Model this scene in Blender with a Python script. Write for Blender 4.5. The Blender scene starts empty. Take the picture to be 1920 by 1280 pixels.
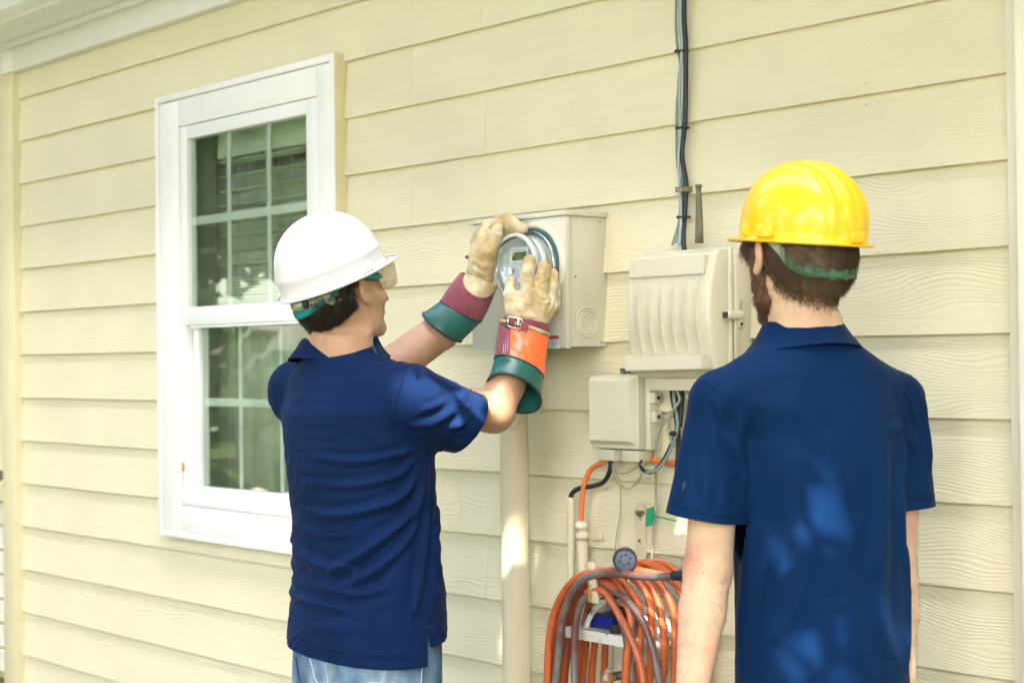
import bpy, bmesh, math, random
import numpy as np
from mathutils import Vector, Matrix, noise
R = math.radians
scene = bpy.context.scene
COL = scene.collection
rnd = random.Random(7)
npr = np.random.RandomState(5)

# ------------------------------------------------------------------ camera, sky, sun, exposure
cd = bpy.data.cameras.new('camera'); cam = bpy.data.objects.new('camera', cd); COL.objects.link(cam)
cam.matrix_world = Matrix(((0.654175,0.015680,0.756181,0.000000),(0.756260,0.001259,-0.654269,-3.011384),(-0.011211,0.999876,-0.011034,1.450000),(0,0,0,1)))
cd.lens = 58.8254; cd.sensor_width = 36; cd.clip_start = 0.05; cd.clip_end = 400
cd.dof.use_dof = True; cd.dof.focus_distance = 3.85; cd.dof.aperture_fstop = 4.8
scene.camera = cam
SUN = Vector((0.36, -0.54, 0.76)).normalized()          # direction towards the sun
sun_el = math.asin(SUN.z); sun_az = math.atan2(SUN.x, SUN.y)
w = bpy.data.worlds.new('World'); scene.world = w; w.use_nodes = True
nt = w.node_tree; bg = nt.nodes['Background']
sky = nt.nodes.new('ShaderNodeTexSky'); sky.sky_type = 'NISHITA'; sky.sun_disc = False
sky.sun_elevation = sun_el; sky.sun_rotation = sun_az; sky.air_density = 1.0; sky.dust_density = 4.0; sky.ozone_density = 0.6
nt.links.new(sky.outputs[0], bg.inputs[0]); bg.inputs[1].default_value = 0.15
sl = bpy.data.lights.new('sun', 'SUN'); sl.energy = 2.9; sl.angle = R(0.53); sl.color = (1.0, 0.95, 0.88)
so = bpy.data.objects.new('sun', sl); COL.objects.link(so); so.rotation_euler = SUN.to_track_quat('Z', 'Y').to_euler(); so.location = (-3, -12, 14)
scene.view_settings.view_transform = 'Standard'; scene.view_settings.look = 'None'
scene.view_settings.gamma = 1; scene.view_settings.use_curve_mapping = False
scene.view_settings.exposure = 3.38

# ------------------------------------------------------------------ materials
def mat(name, col, rough=0.6, metal=0.0, spec=None, noise_amt=0.0, nscale=20, bump=0.0, bscale=200, sss=0.0, coat=0.0,
        trans=0.0, ior=1.45, sheen=0.0, col2=None, c2scale=6, c2lo=0.45, c2hi=0.65, stretch=(1, 1, 1), sssr=(1, .35, .2), alpha=1.0):
    m = bpy.data.materials.new(name); m.use_nodes = True
    n = m.node_tree.nodes; l = m.node_tree.links; b = n['Principled BSDF']
    b.inputs['Base Color'].default_value = (*col, 1); b.inputs['Roughness'].default_value = rough; b.inputs['Metallic'].default_value = metal
    b.inputs['IOR'].default_value = ior
    if spec is not None: b.inputs['Specular IOR Level'].default_value = spec
    if sss: b.inputs['Subsurface Weight'].default_value = sss; b.inputs['Subsurface Radius'].default_value = sssr; b.inputs['Subsurface Scale'].default_value = 0.012
    if coat: b.inputs['Coat Weight'].default_value = coat; b.inputs['Coat Roughness'].default_value = 0.08
    if trans: b.inputs['Transmission Weight'].default_value = trans
    if alpha < 1: b.inputs['Alpha'].default_value = alpha
    if sheen: b.inputs['Sheen Weight'].default_value = sheen; b.inputs['Sheen Roughness'].default_value = 0.5
    tc = n.new('ShaderNodeTexCoord'); mp = n.new('ShaderNodeMapping'); mp.inputs['Scale'].default_value = stretch
    l.new(tc.outputs['Object'], mp.inputs[0])
    cur = None
    if col2 is not None:
        t = n.new('ShaderNodeTexNoise'); t.inputs['Scale'].default_value = c2scale; t.inputs['Detail'].default_value = 5
        l.new(mp.outputs[0], t.inputs[0])
        mr = n.new('ShaderNodeMapRange'); mr.inputs[1].default_value = c2lo; mr.inputs[2].default_value = c2hi; l.new(t.outputs[0], mr.inputs[0])
        mx = n.new('ShaderNodeMix'); mx.data_type = 'RGBA'; mx.inputs[6].default_value = (*col, 1); mx.inputs[7].default_value = (*col2, 1)
        l.new(mr.outputs[0], mx.inputs[0]); cur = mx.outputs[2]
    if noise_amt:
        t = n.new('ShaderNodeTexNoise'); t.inputs['Scale'].default_value = nscale; t.inputs['Detail'].default_value = 6; l.new(mp.outputs[0], t.inputs[0])
        mr = n.new('ShaderNodeMapRange'); mr.inputs[1].default_value = .3; mr.inputs[2].default_value = .7; mr.inputs[3].default_value = 1 - noise_amt; mr.inputs[4].default_value = 1 + noise_amt
        l.new(t.outputs[0], mr.inputs[0])
        hs = n.new('ShaderNodeHueSaturation'); hs.inputs['Color'].default_value = (*col, 1)
        if cur: l.new(cur, hs.inputs['Color'])
        l.new(mr.outputs[0], hs.inputs['Value']); cur = hs.outputs[0]
    if cur: l.new(cur, b.inputs['Base Color'])
    if bump:
        t = n.new('ShaderNodeTexNoise'); t.inputs['Scale'].default_value = bscale; t.inputs['Detail'].default_value = 4; l.new(mp.outputs[0], t.inputs[0])
        bp = n.new('ShaderNodeBump'); bp.inputs['Strength'].default_value = bump; bp.inputs['Distance'].default_value = 0.002
        l.new(t.outputs[0], bp.inputs['Height']); l.new(bp.outputs[0], b.inputs['Normal'])
    return m

def siding_mat(name, col, grain=0.5):
    m = bpy.data.materials.new(name); m.use_nodes = True
    n = m.node_tree.nodes; l = m.node_tree.links; b = n['Principled BSDF']; b.inputs['Roughness'].default_value = 0.62
    tc = n.new('ShaderNodeTexCoord'); oi = n.new('ShaderNodeObjectInfo')
    off = n.new('ShaderNodeVectorMath'); off.operation = 'MULTIPLY_ADD'
    cv = n.new('ShaderNodeCombineXYZ'); l.new(oi.outputs['Random'], cv.inputs[0]); l.new(oi.outputs['Random'], cv.inputs[1]); l.new(oi.outputs['Random'], cv.inputs[2])
    l.new(cv.outputs[0], off.inputs[0]); off.inputs[1].default_value = (37, 0, 11); l.new(tc.outputs['Object'], off.inputs[2])
    # slow warp that makes cathedral grain
    mp = n.new('ShaderNodeMapping'); mp.inputs['Scale'].default_value = (2.6, 1, 7); l.new(off.outputs[0], mp.inputs[0])
    wn = n.new('ShaderNodeTexNoise'); wn.inputs['Scale'].default_value = 1.0; wn.inputs['Detail'].default_value = 1.5; l.new(mp.outputs[0], wn.inputs[0])
    sx = n.new('ShaderNodeSeparateXYZ'); l.new(off.outputs[0], sx.inputs[0])
    a1 = n.new('ShaderNodeMath'); a1.operation = 'MULTIPLY_ADD'; a1.inputs[1].default_value = 0.15; l.new(wn.outputs[0], a1.inputs[0]); l.new(sx.outputs[2], a1.inputs[2])
    fr = n.new('ShaderNodeMath'); fr.operation = 'MULTIPLY'; fr.inputs[1].default_value = 700; l.new(a1.outputs[0], fr.inputs[0])
    sn = n.new('ShaderNodeMath'); sn.operation = 'SINE'; l.new(fr.outputs[0], sn.inputs[0])
    # where the emboss is strong
    mp2 = n.new('ShaderNodeMapping'); mp2.inputs['Scale'].default_value = (3.0, 1, 14); l.new(off.outputs[0], mp2.inputs[0])
    pn = n.new('ShaderNodeTexNoise'); pn.inputs['Scale'].default_value = 1.3; pn.inputs['Detail'].default_value = 3; l.new(mp2.outputs[0], pn.inputs[0])
    pr = n.new('ShaderNodeMapRange'); pr.inputs[1].default_value = .36; pr.inputs[2].default_value = .66; pr.inputs[3].default_value = 0.1; l.new(pn.outputs[0], pr.inputs[0])
    fn = n.new('ShaderNodeTexNoise'); fn.inputs['Scale'].default_value = 150; fn.inputs['Detail'].default_value = 3
    mp3 = n.new('ShaderNodeMapping'); mp3.inputs['Scale'].default_value = (.12, 1, 1); l.new(off.outputs[0], mp3.inputs[0]); l.new(mp3.outputs[0], fn.inputs[0])
    h = n.new('ShaderNodeMath'); h.operation = 'MULTIPLY'; l.new(sn.outputs[0], h.inputs[0]); l.new(pr.outputs[0], h.inputs[1])
    h2 = n.new('ShaderNodeMath'); h2.operation = 'MULTIPLY_ADD'; h2.inputs[1].default_value = 1.3; l.new(fn.outputs[0], h2.inputs[0]); l.new(h.outputs[0], h2.inputs[2])
    bp = n.new('ShaderNodeBump'); bp.inputs['Strength'].default_value = grain; bp.inputs['Distance'].default_value = 0.0009
    l.new(h2.outputs[0], bp.inputs['Height']); l.new(bp.outputs[0], b.inputs['Normal'])
    # colour: paint with faint grime and small specks
    gn = n.new('ShaderNodeTexNoise'); gn.inputs['Scale'].default_value = 3.0; gn.inputs['Detail'].default_value = 6; l.new(off.outputs[0], gn.inputs[0])
    gr = n.new('ShaderNodeMapRange'); gr.inputs[1].default_value = .3; gr.inputs[2].default_value = .75; gr.inputs[3].default_value = 1.02; gr.inputs[4].default_value = .95; l.new(gn.outputs[0], gr.inputs[0])
    vo = n.new('ShaderNodeTexVoronoi'); vo.inputs['Scale'].default_value = 9; l.new(off.outputs[0], vo.inputs[0])
    vr = n.new('ShaderNodeMapRange'); vr.inputs[1].default_value = .018; vr.inputs[2].default_value = .04; vr.inputs[3].default_value = .66; vr.inputs[4].default_value = 1; l.new(vo.outputs['Distance'], vr.inputs[0])
    mm = n.new('ShaderNodeMath'); mm.operation = 'MULTIPLY'; l.new(gr.outputs[0], mm.inputs[0]); l.new(vr.outputs[0], mm.inputs[1])
    hs = n.new('ShaderNodeHueSaturation'); hs.inputs['Color'].default_value = (*col, 1); l.new(mm.outputs[0], hs.inputs['Value']); l.new(hs.outputs[0], b.inputs['Base Color'])
    return m

M = {}
M['siding'] = siding_mat('siding_paint', (.70, .66, .47), 0.46)
M['trimcream'] = mat('cream_trim_paint', (.70, .64, .42), .5, noise_amt=.03, nscale=8, bump=.15, bscale=60)
M['trimpale'] = mat('pale_trim_paint', (.74, .72, .58), .45, noise_amt=.03, nscale=8, bump=.12, bscale=60)
M['white'] = mat('white_trim_paint', (.82, .82, .80), .42, noise_amt=.02, nscale=10, bump=.1, bscale=50)
M['vinyl'] = mat('white_vinyl', (.80, .83, .82), .3)
M['muntin'] = mat('pale_grille', (.93, .94, .93), .35)
def thinglass(name, tint, base, rough=.02):
    m = bpy.data.materials.new(name); m.use_nodes = True; n = m.node_tree.nodes; l = m.node_tree.links; n.remove(n['Principled BSDF'])
    t = n.new('ShaderNodeBsdfTransparent'); t.inputs[0].default_value = (*tint, 1); g = n.new('ShaderNodeBsdfGlossy'); g.inputs[1].default_value = rough
    f = n.new('ShaderNodeLayerWeight'); f.inputs[0].default_value = .30; mr = n.new('ShaderNodeMapRange'); mr.inputs[3].default_value = base; mr.inputs[4].default_value = .26; l.new(f.outputs[1], mr.inputs[0])
    mx = n.new('ShaderNodeMixShader'); l.new(mr.outputs[0], mx.inputs[0]); l.new(t.outputs[0], mx.inputs[1]); l.new(g.outputs[0], mx.inputs[2]); l.new(mx.outputs[0], n['Material Output'].inputs[0]); return m
M['glass'] = thinglass('window_glass', (.90, .96, .91), .17)
M['clear'] = thinglass('clear_glass', (.90, .95, .96), .10, .04)
M['blind'] = mat('blind_cream', (.82, .84, .70), .5)
M['curtain'] = mat('curtain_cloth', (.86, .85, .78), .9, stretch=(1, 1, .05), col2=(.66, .63, .56), c2scale=9)
M['latch'] = mat('ochre_latch', (.55, .32, .10), .5)
M['room'] = mat('room_dark', (.55, .55, .48), .9)
M['meterbox'] = mat('meter_box_paint', (.58, .57, .47), .38, noise_amt=.025, nscale=14, bump=.08, bscale=90, col2=(.52, .50, .38), c2scale=5, c2lo=.5, c2hi=.8)
M['nid'] = mat('telecom_plastic', (.58, .55, .43), .33, noise_amt=.03, nscale=9, bump=.06, bscale=120, coat=.15)
M['nid2'] = mat('junction_plastic', (.60, .60, .47), .36, noise_amt=.03, nscale=9, bump=.06, bscale=120)
M['conduit'] = mat('painted_conduit', (.62, .57, .40), .42, noise_amt=.03, nscale=6, bump=.1, bscale=70, col2=(.42, .40, .32), c2scale=30, c2lo=.66, c2hi=.78)
M['steel'] = mat('bright_steel', (.55, .55, .55), .22, metal=1)
M['ring'] = mat('meter_ring_metal', (.35, .37, .36), .2, metal=1)
M['darkmetal'] = mat('weathered_metal', (.17, .16, .15), .45, metal=.7, noise_amt=.2, nscale=40)
M['ringclear'] = mat('grey_clear_ring', (.50, .54, .55), .18, coat=.5)
M['teal'] = mat('teal_gasket', (.05, .16, .2), .3)
M['face'] = mat('meter_face', (.48, .53, .50), .45)
M['label'] = mat('paper_label', (.74, .78, .80), .5)
M['lcd'] = mat('lcd_glass', (.10, .13, .05), .12, noise_amt=.3, nscale=40)
M['ink'] = mat('black_ink', (.03, .03, .035), .5)
M['inkgrey'] = mat('grey_ink', (.25, .27, .30), .5)
M['red'] = mat('warning_red', (.62, .07, .03), .4)
M['cablegreen'] = mat('grey_green_cable', (.20, .27, .24), .45, noise_amt=.1, nscale=30)
M['cablepale'] = mat('pale_cable', (.34, .36, .27), .5, noise_amt=.12, nscale=30)
M['cableblack'] = mat('black_cable', (.018, .022, .03), .4, noise_amt=.3, nscale=40)
M['cableblue'] = mat('blue_grey_cable', (.30, .40, .42), .45)
M['post'] = mat('olive_grey_tube', (.16, .145, .10), .6, noise_amt=.2, nscale=20, bump=.4, bscale=80, col2=(.3, .28, .22), c2scale=25, c2lo=.6, c2hi=.7)
M['orangecond'] = mat('orange_conduit', (.75, .19, .05), .4, noise_amt=.06)
M['hose'] = mat('orange_hose_rubber', (.47, .105, .03), .38, noise_amt=.10, nscale=60, bump=.25, bscale=300, col2=(.20, .075, .045), c2scale=5, c2lo=.52, c2hi=.72, coat=.15)
M['hosedark'] = mat('dirty_hose_rubber', (.13, .062, .05), .36, noise_amt=.2, nscale=60, bump=.25, bscale=300, col2=(.16, .15, .15), c2scale=9, c2lo=.45, c2hi=.6, coat=.15)
M['rubber'] = mat('black_rubber', (.02, .022, .025), .5, noise_amt=.2, bump=.2)
M['nozzle'] = mat('blue_grey_nozzle', (.10, .14, .20), .42, noise_amt=.15, nscale=60)
M['nozzlecap'] = mat('nozzle_housing', (.045, .042, .05), .5, noise_amt=.2, nscale=60)
M['hanger'] = mat('chipped_white_enamel', (.62, .64, .60), .4, col2=(.30, .17, .05), c2scale=35, c2lo=.57, c2hi=.66, bump=.2, bscale=60)
M['rustyhook'] = mat('rusty_enamel', (.50, .47, .33), .45, col2=(.36, .20, .05), c2scale=42, c2lo=.47, c2hi=.60, bump=.3, bscale=80)
M['bluebox'] = mat('blue_plastic', (.01, .018, .20), .35)
M['greentag'] = mat('green_plastic', (.02, .36, .18), .35)
M['brass'] = mat('corroded_brass', (.10, .13, .11), .5, metal=.6, noise_amt=.3, nscale=60, col2=(.3, .28, .22), c2scale=40)
M['rusthandle'] = mat('rusty_handle', (.33, .13, .05), .7, noise_amt=.3, nscale=60, bump=.6, bscale=150, col2=(.45, .42, .36), c2scale=40)
M['brick'] = mat('white_painted_brick', (.74, .76, .68), .7, noise_amt=.1, nscale=18, bump=.8, bscale=40)
M['mortar'] = mat('mortar', (.42, .44, .22), .9, bump=.5)
M['roof'] = mat('roof_shingle', (.10, .095, .09), .9, noise_amt=.3, nscale=30, bump=.5)
M['grass'] = mat('lawn_green', (.07, .09, .03), .9, noise_amt=.3, nscale=3, bump=.6, bscale=30)
M['slab_pale'] = mat('bounce_slab_pale', (.34, .32, .21), .85, noise_amt=.08, nscale=6, bump=.4, bscale=60)  # tone of the added slab that bounces light upwards
M['bark'] = mat('bark', (.10, .075, .05), .9, noise_amt=.3, nscale=12, bump=.8, bscale=30)
def leafmat(name, c1, c2, tr_=(.33, .38, .18), f_=.5):
    m = mat(name, c1, .5, col2=c2, c2scale=1.2)
    n = m.node_tree.nodes; l = m.node_tree.links; b = n['Principled BSDF']
    tr = n.new('ShaderNodeBsdfTranslucent'); tr.inputs[0].default_value = (*tr_, 1)
    mx = n.new('ShaderNodeMixShader'); mx.inputs[0].default_value = f_
    l.new(b.outputs[0], mx.inputs[1]); l.new(tr.outputs[0], mx.inputs[2]); l.new(mx.outputs[0], n['Material Output'].inputs[0])
    return m
M['leaf'] = leafmat('leaf_green', (.055, .095, .022), (.09, .13, .03))
M['leafdark'] = leafmat('dark_leaf_green', (.085, .125, .035), (.11, .15, .05), (.12, .16, .06), .3)
# people
def skinmat(name, c, c2, rough=.5):
    return mat(name, c, rough, noise_amt=.06, nscale=45, bump=.22, bscale=260, sss=.22, col2=c2, c2scale=9, c2lo=.46, c2hi=.72, sheen=.05)
M['skin_tan'] = skinmat('tan_skin', (.42, .245, .14), (.50, .31, .21))
M['skin_pale'] = skinmat('pale_skin', (.60, .42, .27), (.62, .29, .20))
M['freckle'] = mat('freckle_red', (.35, .12, .08), .6)
def cloth(name, c, c2, sh=.35, weave=900, b=.25, rough=.75):
    m = mat(name, c, rough, noise_amt=.07, nscale=5, bump=b, bscale=weave, sheen=sh, col2=c2, c2scale=2.6, c2lo=.42, c2hi=.68)
    m.node_tree.nodes['Principled BSDF'].inputs['Specular IOR Level'].default_value = .07
    m.node_tree.nodes['Principled BSDF'].inputs['Sheen Tint'].default_value = (.62, .74, 1, 1)
    return m
M['navy'] = cloth('navy_pique', (.0028, .0125, .050), (.0045, .018, .070), .035)
M['royal'] = cloth('royal_blue_polo', (.0012, .0145, .056), (.0018, .020, .075), .03, b=.12, rough=.6)
M['denim'] = mat('faded_denim', (.072, .145, .245), .85, noise_amt=.42, nscale=30, bump=.5, bscale=500, col2=(.25, .35, .44), c2scale=11, c2lo=.42, c2hi=.66, stretch=(1, 1, .55))
M['denimdark'] = mat('dark_denim', (.02, .03, .05), .85, noise_amt=.25, nscale=26, bump=.5, bscale=500)
M['thread'] = mat('denim_thread', (.45, .50, .50), .8)
M['hair_black'] = mat('black_hair', (.026, .019, .014), .36, noise_amt=.3, nscale=90)
M['hair_brown'] = mat('brown_hair', (.085, .048, .024), .42, noise_amt=.35, nscale=80, col2=(.19, .125, .07), c2scale=14)
M['beard'] = mat('beard_hair', (.11, .045, .02), .45, noise_amt=.35, nscale=80)
M['hatwhite'] = mat('white_hat_shell', (.66, .66, .67), .28, coat=.25, bump=.03, bscale=60)
M['hatyellow'] = mat('yellow_hat_shell', (.78, .50, .008), .34, coat=.25, bump=.04, bscale=70, col2=(.76, .56, .04), c2scale=60, c2lo=.62, c2hi=.7)
M['suspgreen'] = mat('green_band', (.05, .13, .07), .45)
M['susppale'] = mat('pale_green_plastic', (.36, .42, .30), .4)
M['strapteal'] = mat('teal_strap', (.0, .22, .22), .5)
M['strapblue'] = mat('blue_strap_end', (.0, .28, .50), .5)
M['goggle'] = mat('goggle_vinyl', (.80, .68, .52), .3, trans=.35, ior=1.2, alpha=.8)
def hazyclear(name, tint, base, f_):
    m = mat(name, base, .25, bump=.2, bscale=200); n = m.node_tree.nodes; l = m.node_tree.links; t = n.new('ShaderNodeBsdfTransparent'); t.inputs[0].default_value = (*tint, 1)
    mx = n.new('ShaderNodeMixShader'); mx.inputs[0].default_value = f_; l.new(t.outputs[0], mx.inputs[1]); l.new(n['Principled BSDF'].outputs[0], mx.inputs[2]); l.new(mx.outputs[0], n['Material Output'].inputs[0]); return m
M['goggle'] = hazyclear('goggle_vinyl', (.96, .94, .88), (.80, .72, .58), .27)
M['leather'] = mat('tan_work_leather', (.43, .33, .155), .72, noise_amt=.24, nscale=42, bump=1.0, bscale=140, col2=(.54, .47, .31), c2scale=16, c2lo=.44, c2hi=.6)
M['burgundy'] = mat('burgundy_suede', (.17, .035, .055), .8, noise_amt=.15, nscale=60, bump=.5, bscale=300, col2=(.23, .06, .085), c2scale=14, sheen=.2)
M['orangecuff'] = mat('orange_vinyl_cuff', (.90, .15, .035), .34, noise_amt=.05, bump=.2, bscale=25, coat=.25)
M['greencuff'] = mat('green_rubber_cuff', (.012, .105, .085), .33, noise_amt=.12, nscale=20, coat=.2)
M['darkbind'] = mat('dark_binding', (.02, .045, .05), .45)
M['pinkstitch'] = mat('pale_stitching', (.60, .40, .42), .8)
M['yellowband'] = mat('yellow_wristband', (.85, .5, .03), .4)
M['shoe'] = mat('brown_boot_leather', (.07, .04, .02), .6)

# ------------------------------------------------------------------ object helpers
def link(name, me, parent=None, m=None, loc=(0, 0, 0), rot=None):
    o = bpy.data.objects.new(name, me); COL.objects.link(o)
    if m is not None and me is not None and len(me.materials) == 0: me.materials.append(m)
    o.location = loc
    if rot: o.rotation_euler = rot
    if parent:
        o.parent = parent
        if parent.name in PLACED: o.matrix_parent_inverse = Matrix.Translation(-parent.location)
    return o
PLACED = set()          # things whose parts are written in the metres of the yard, not of the thing
def place(name, label, cat, loc, group=None):
    o = thing(name, label, cat, loc, 0, group); PLACED.add(o.name); return o
def thing(name, label, cat, loc=(0, 0, 0), rotz=0, group=None):
    o = bpy.data.objects.new(name, None); COL.objects.link(o); o.location = loc; o.rotation_euler = (0, 0, rotz); o.empty_display_size = .05
    return tag(o, label, cat, group)
def tag(o, label, cat, group=None):
    o['label'] = label; o['category'] = cat
    if group: o['group'] = group
    return o
def nmesh(name, V, F, smooth=True):
    me = bpy.data.meshes.new(name); V = np.asarray(V, dtype=np.float32)
    if isinstance(F, np.ndarray):
        k = F.shape[1]; me.vertices.add(len(V)); me.vertices.foreach_set('co', V.ravel())
        me.loops.add(F.size); me.loops.foreach_set('vertex_index', F.astype(np.int32).ravel())
        me.polygons.add(len(F)); me.polygons.foreach_set('loop_start', np.arange(0, F.size, k, dtype=np.int32))
        me.update(calc_edges=True)
    else:
        me.from_pydata([tuple(v) for v in V], [], F)
    if smooth: me.polygons.foreach_set('use_smooth', [True] * len(me.polygons))
    me.update(); return me
def bm_obj(name, bm, m, parent=None, loc=(0, 0, 0), smooth=None, angle=35):
    me = bpy.data.meshes.new(name); bmesh.ops.recalc_face_normals(bm, faces=bm.faces); bm.to_mesh(me); bm.free()
    if smooth:
        me.polygons.foreach_set('use_smooth', [True] * len(me.polygons)); me.set_sharp_from_angle(angle=R(angle))
    return link(name, me, parent, m, loc)
def box(bm, x0, x1, y0, y1, z0, z1, bev=0.0, seg=2):
    vs = [bm.verts.new(p) for p in ((x0, y0, z0), (x1, y0, z0), (x1, y1, z0), (x0, y1, z0), (x0, y0, z1), (x1, y0, z1), (x1, y1, z1), (x0, y1, z1))]
    fs = [bm.faces.new([vs[i] for i in f]) for f in ((0, 3, 2, 1), (4, 5, 6, 7), (0, 1, 5, 4), (1, 2, 6, 5), (2, 3, 7, 6), (3, 0, 4, 7))]
    if bev > 0:
        bmesh.ops.bevel(bm, geom=list({e for f in fs for e in f.edges}), offset=bev, segments=seg, profile=.5, affect='EDGES')
    return vs
def box_obj(name, m, parent, x0, x1, y0, y1, z0, z1, bev=0.0, loc=(0, 0, 0)):
    bm = bmesh.new(); box(bm, x0, x1, y0, y1, z0, z1, bev); return bm_obj(name, bm, m, parent, loc, smooth=bev > 0)
def catmull(P, n=8):
    P = [Vector(p) for p in P]; out = []
    for i in range(len(P) - 1):
        p0 = P[max(i - 1, 0)]; p1 = P[i]; p2 = P[i + 1]; p3 = P[min(i + 2, len(P) - 1)]
        for k in range(n):
            t = k / n
            out.append(.5 * ((2 * p1) + (p2 - p0) * t + (2 * p0 - 5 * p1 + 4 * p2 - p3) * t * t + (3 * p1 - p0 - 3 * p2 + p3) * t ** 3))
    out.append(P[-1]); return out
def tube_mesh(P, r, seg=8, cap=True, closed=False):
    P = [Vector(p) for p in P]; n = len(P); rs = r if hasattr(r, '__len__') else [r] * n
    V = []; F = []; prev = None
    for i, p in enumerate(P):
        t = (P[(i + 1) % n] - P[i - 1]) if closed else (P[min(i + 1, n - 1)] - P[max(i - 1, 0)])
        t.normalize()
        if prev is None: prev = t.orthogonal().normalized()
        u = (prev - t * prev.dot(t)).normalized(); prev = u; v = t.cross(u)
        for k in range(seg):
            a = 2 * math.pi * k / seg; V.append(p + (u * math.cos(a) + v * math.sin(a)) * rs[i])
    for i in range(n if closed else n - 1):
        for k in range(seg):
            a = i * seg + k; b = i * seg + (k + 1) % seg; j = (i + 1) % n; c = j * seg + (k + 1) % seg; d = j * seg + k
            F.append((a, b, c, d))
    if cap and not closed: F.append(tuple(range(seg))[::-1]); F.append(tuple(range((n - 1) * seg, n * seg)))
    return V, F
def tube(name, P, r, m, parent=None, seg=8, n=8, raw=False, closed=False):
    Q = P if raw else catmull(P, n)
    if not raw and hasattr(r, '__len__'):
        r = list(np.interp(np.linspace(0, len(P) - 1, len(Q)), range(len(P)), r))
    V, F = tube_mesh(Q, r, seg, closed=closed)
    return link(name, nmesh(name, V, F), parent, m)
def cyl(bm, c, axis, r, h, seg=24, r2=None):
    ax = Vector(axis).normalized(); rot = ax.to_track_quat('Z', 'Y').to_matrix().to_4x4()
    return bmesh.ops.create_cone(bm, cap_ends=True, segments=seg, radius1=r, radius2=r if r2 is None else r2, depth=h, matrix=Matrix.Translation(Vector(c) + ax * h / 2) @ rot)
def lathe_mesh(prof, seg=48):      # profile (r, h); axis along -Y (out of the wall)
    V = []; F = []
    for r_, h in prof:
        for k in range(seg):
            a = 2 * math.pi * k / seg; V.append((r_ * math.cos(a), -h, r_ * math.sin(a)))
    for i in range(len(prof) - 1):
        for k in range(seg):
            F.append((i * seg + k, i * seg + (k + 1) % seg, (i + 1) * seg + (k + 1) % seg, (i + 1) * seg + k))
    return V, F
def loft_mesh(rings, closed=True, cap0=False, cap1=False):
    n = len(rings[0]); V = [v for r_ in rings for v in r_]; F = []
    for i in range(len(rings) - 1):
        for k in range(n if closed else n - 1):
            F.append((i * n + k, i * n + (k + 1) % n, (i + 1) * n + (k + 1) % n, (i + 1) * n + k))
    if cap0: F.append(tuple(range(n))[::-1])
    if cap1: F.append(tuple(range((len(rings) - 1) * n, len(rings) * n)))
    return V, F
def solidify(o, t, off=-1, sub=0):
    md = o.modifiers.new('thickness', 'SOLIDIFY'); md.thickness = t; md.offset = off
    if sub: s = o.modifiers.new('smooth', 'SUBSURF'); s.levels = sub; s.render_levels = sub

# ------------------------------------------------------------------ signed distance fields -> one continuous mesh
def sd_cone(P, a, b, ra, rb, sc=None):
    a = np.array(a, np.float32); b = np.array(b, np.float32); ab = b - a; pa = P - a
    t = np.clip(pa @ ab / float(ab @ ab), 0, 1); q = pa - t[:, None] * ab
    return np.sqrt((q * q).sum(1)) - (ra + (rb - ra) * t)
def sd_ell(P, c, r, rot=None):
    p = P - np.array(c, np.float32)
    if rot is not None: p = p @ np.array(rot, np.float32)
    r = np.array(r, np.float32); a = p / r; k0 = np.sqrt((a * a).sum(1)); b = a / r; k1 = np.sqrt((b * b).sum(1)) + 1e-9
    return k0 * (k0 - 1) / k1
def smin(a, b, k):
    h = np.clip(.5 + .5 * (b - a) / k, 0, 1); return b * (1 - h) + a * h - k * h * (1 - h)
def smax(a, b, k): return -smin(-a, -b, k)
def sd_stack(P, T, ex=2.3):
    z = P[:, 2]; zz = [t[0] for t in T]
    cy = np.interp(z, zz, [t[1] for t in T]); a = np.interp(z, zz, [t[2] for t in T]); b = np.interp(z, zz, [t[3] for t in T]); cx = np.interp(z, zz, [t[4] for t in T])
    k = (np.abs((P[:, 0] - cx) / a) ** ex + np.abs((P[:, 1] - cy) / b) ** ex) ** (1 / ex)
    d = (k - 1) * np.minimum(a, b)
    return np.maximum(d, np.maximum(zz[0] - z, z - zz[-1]))
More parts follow.
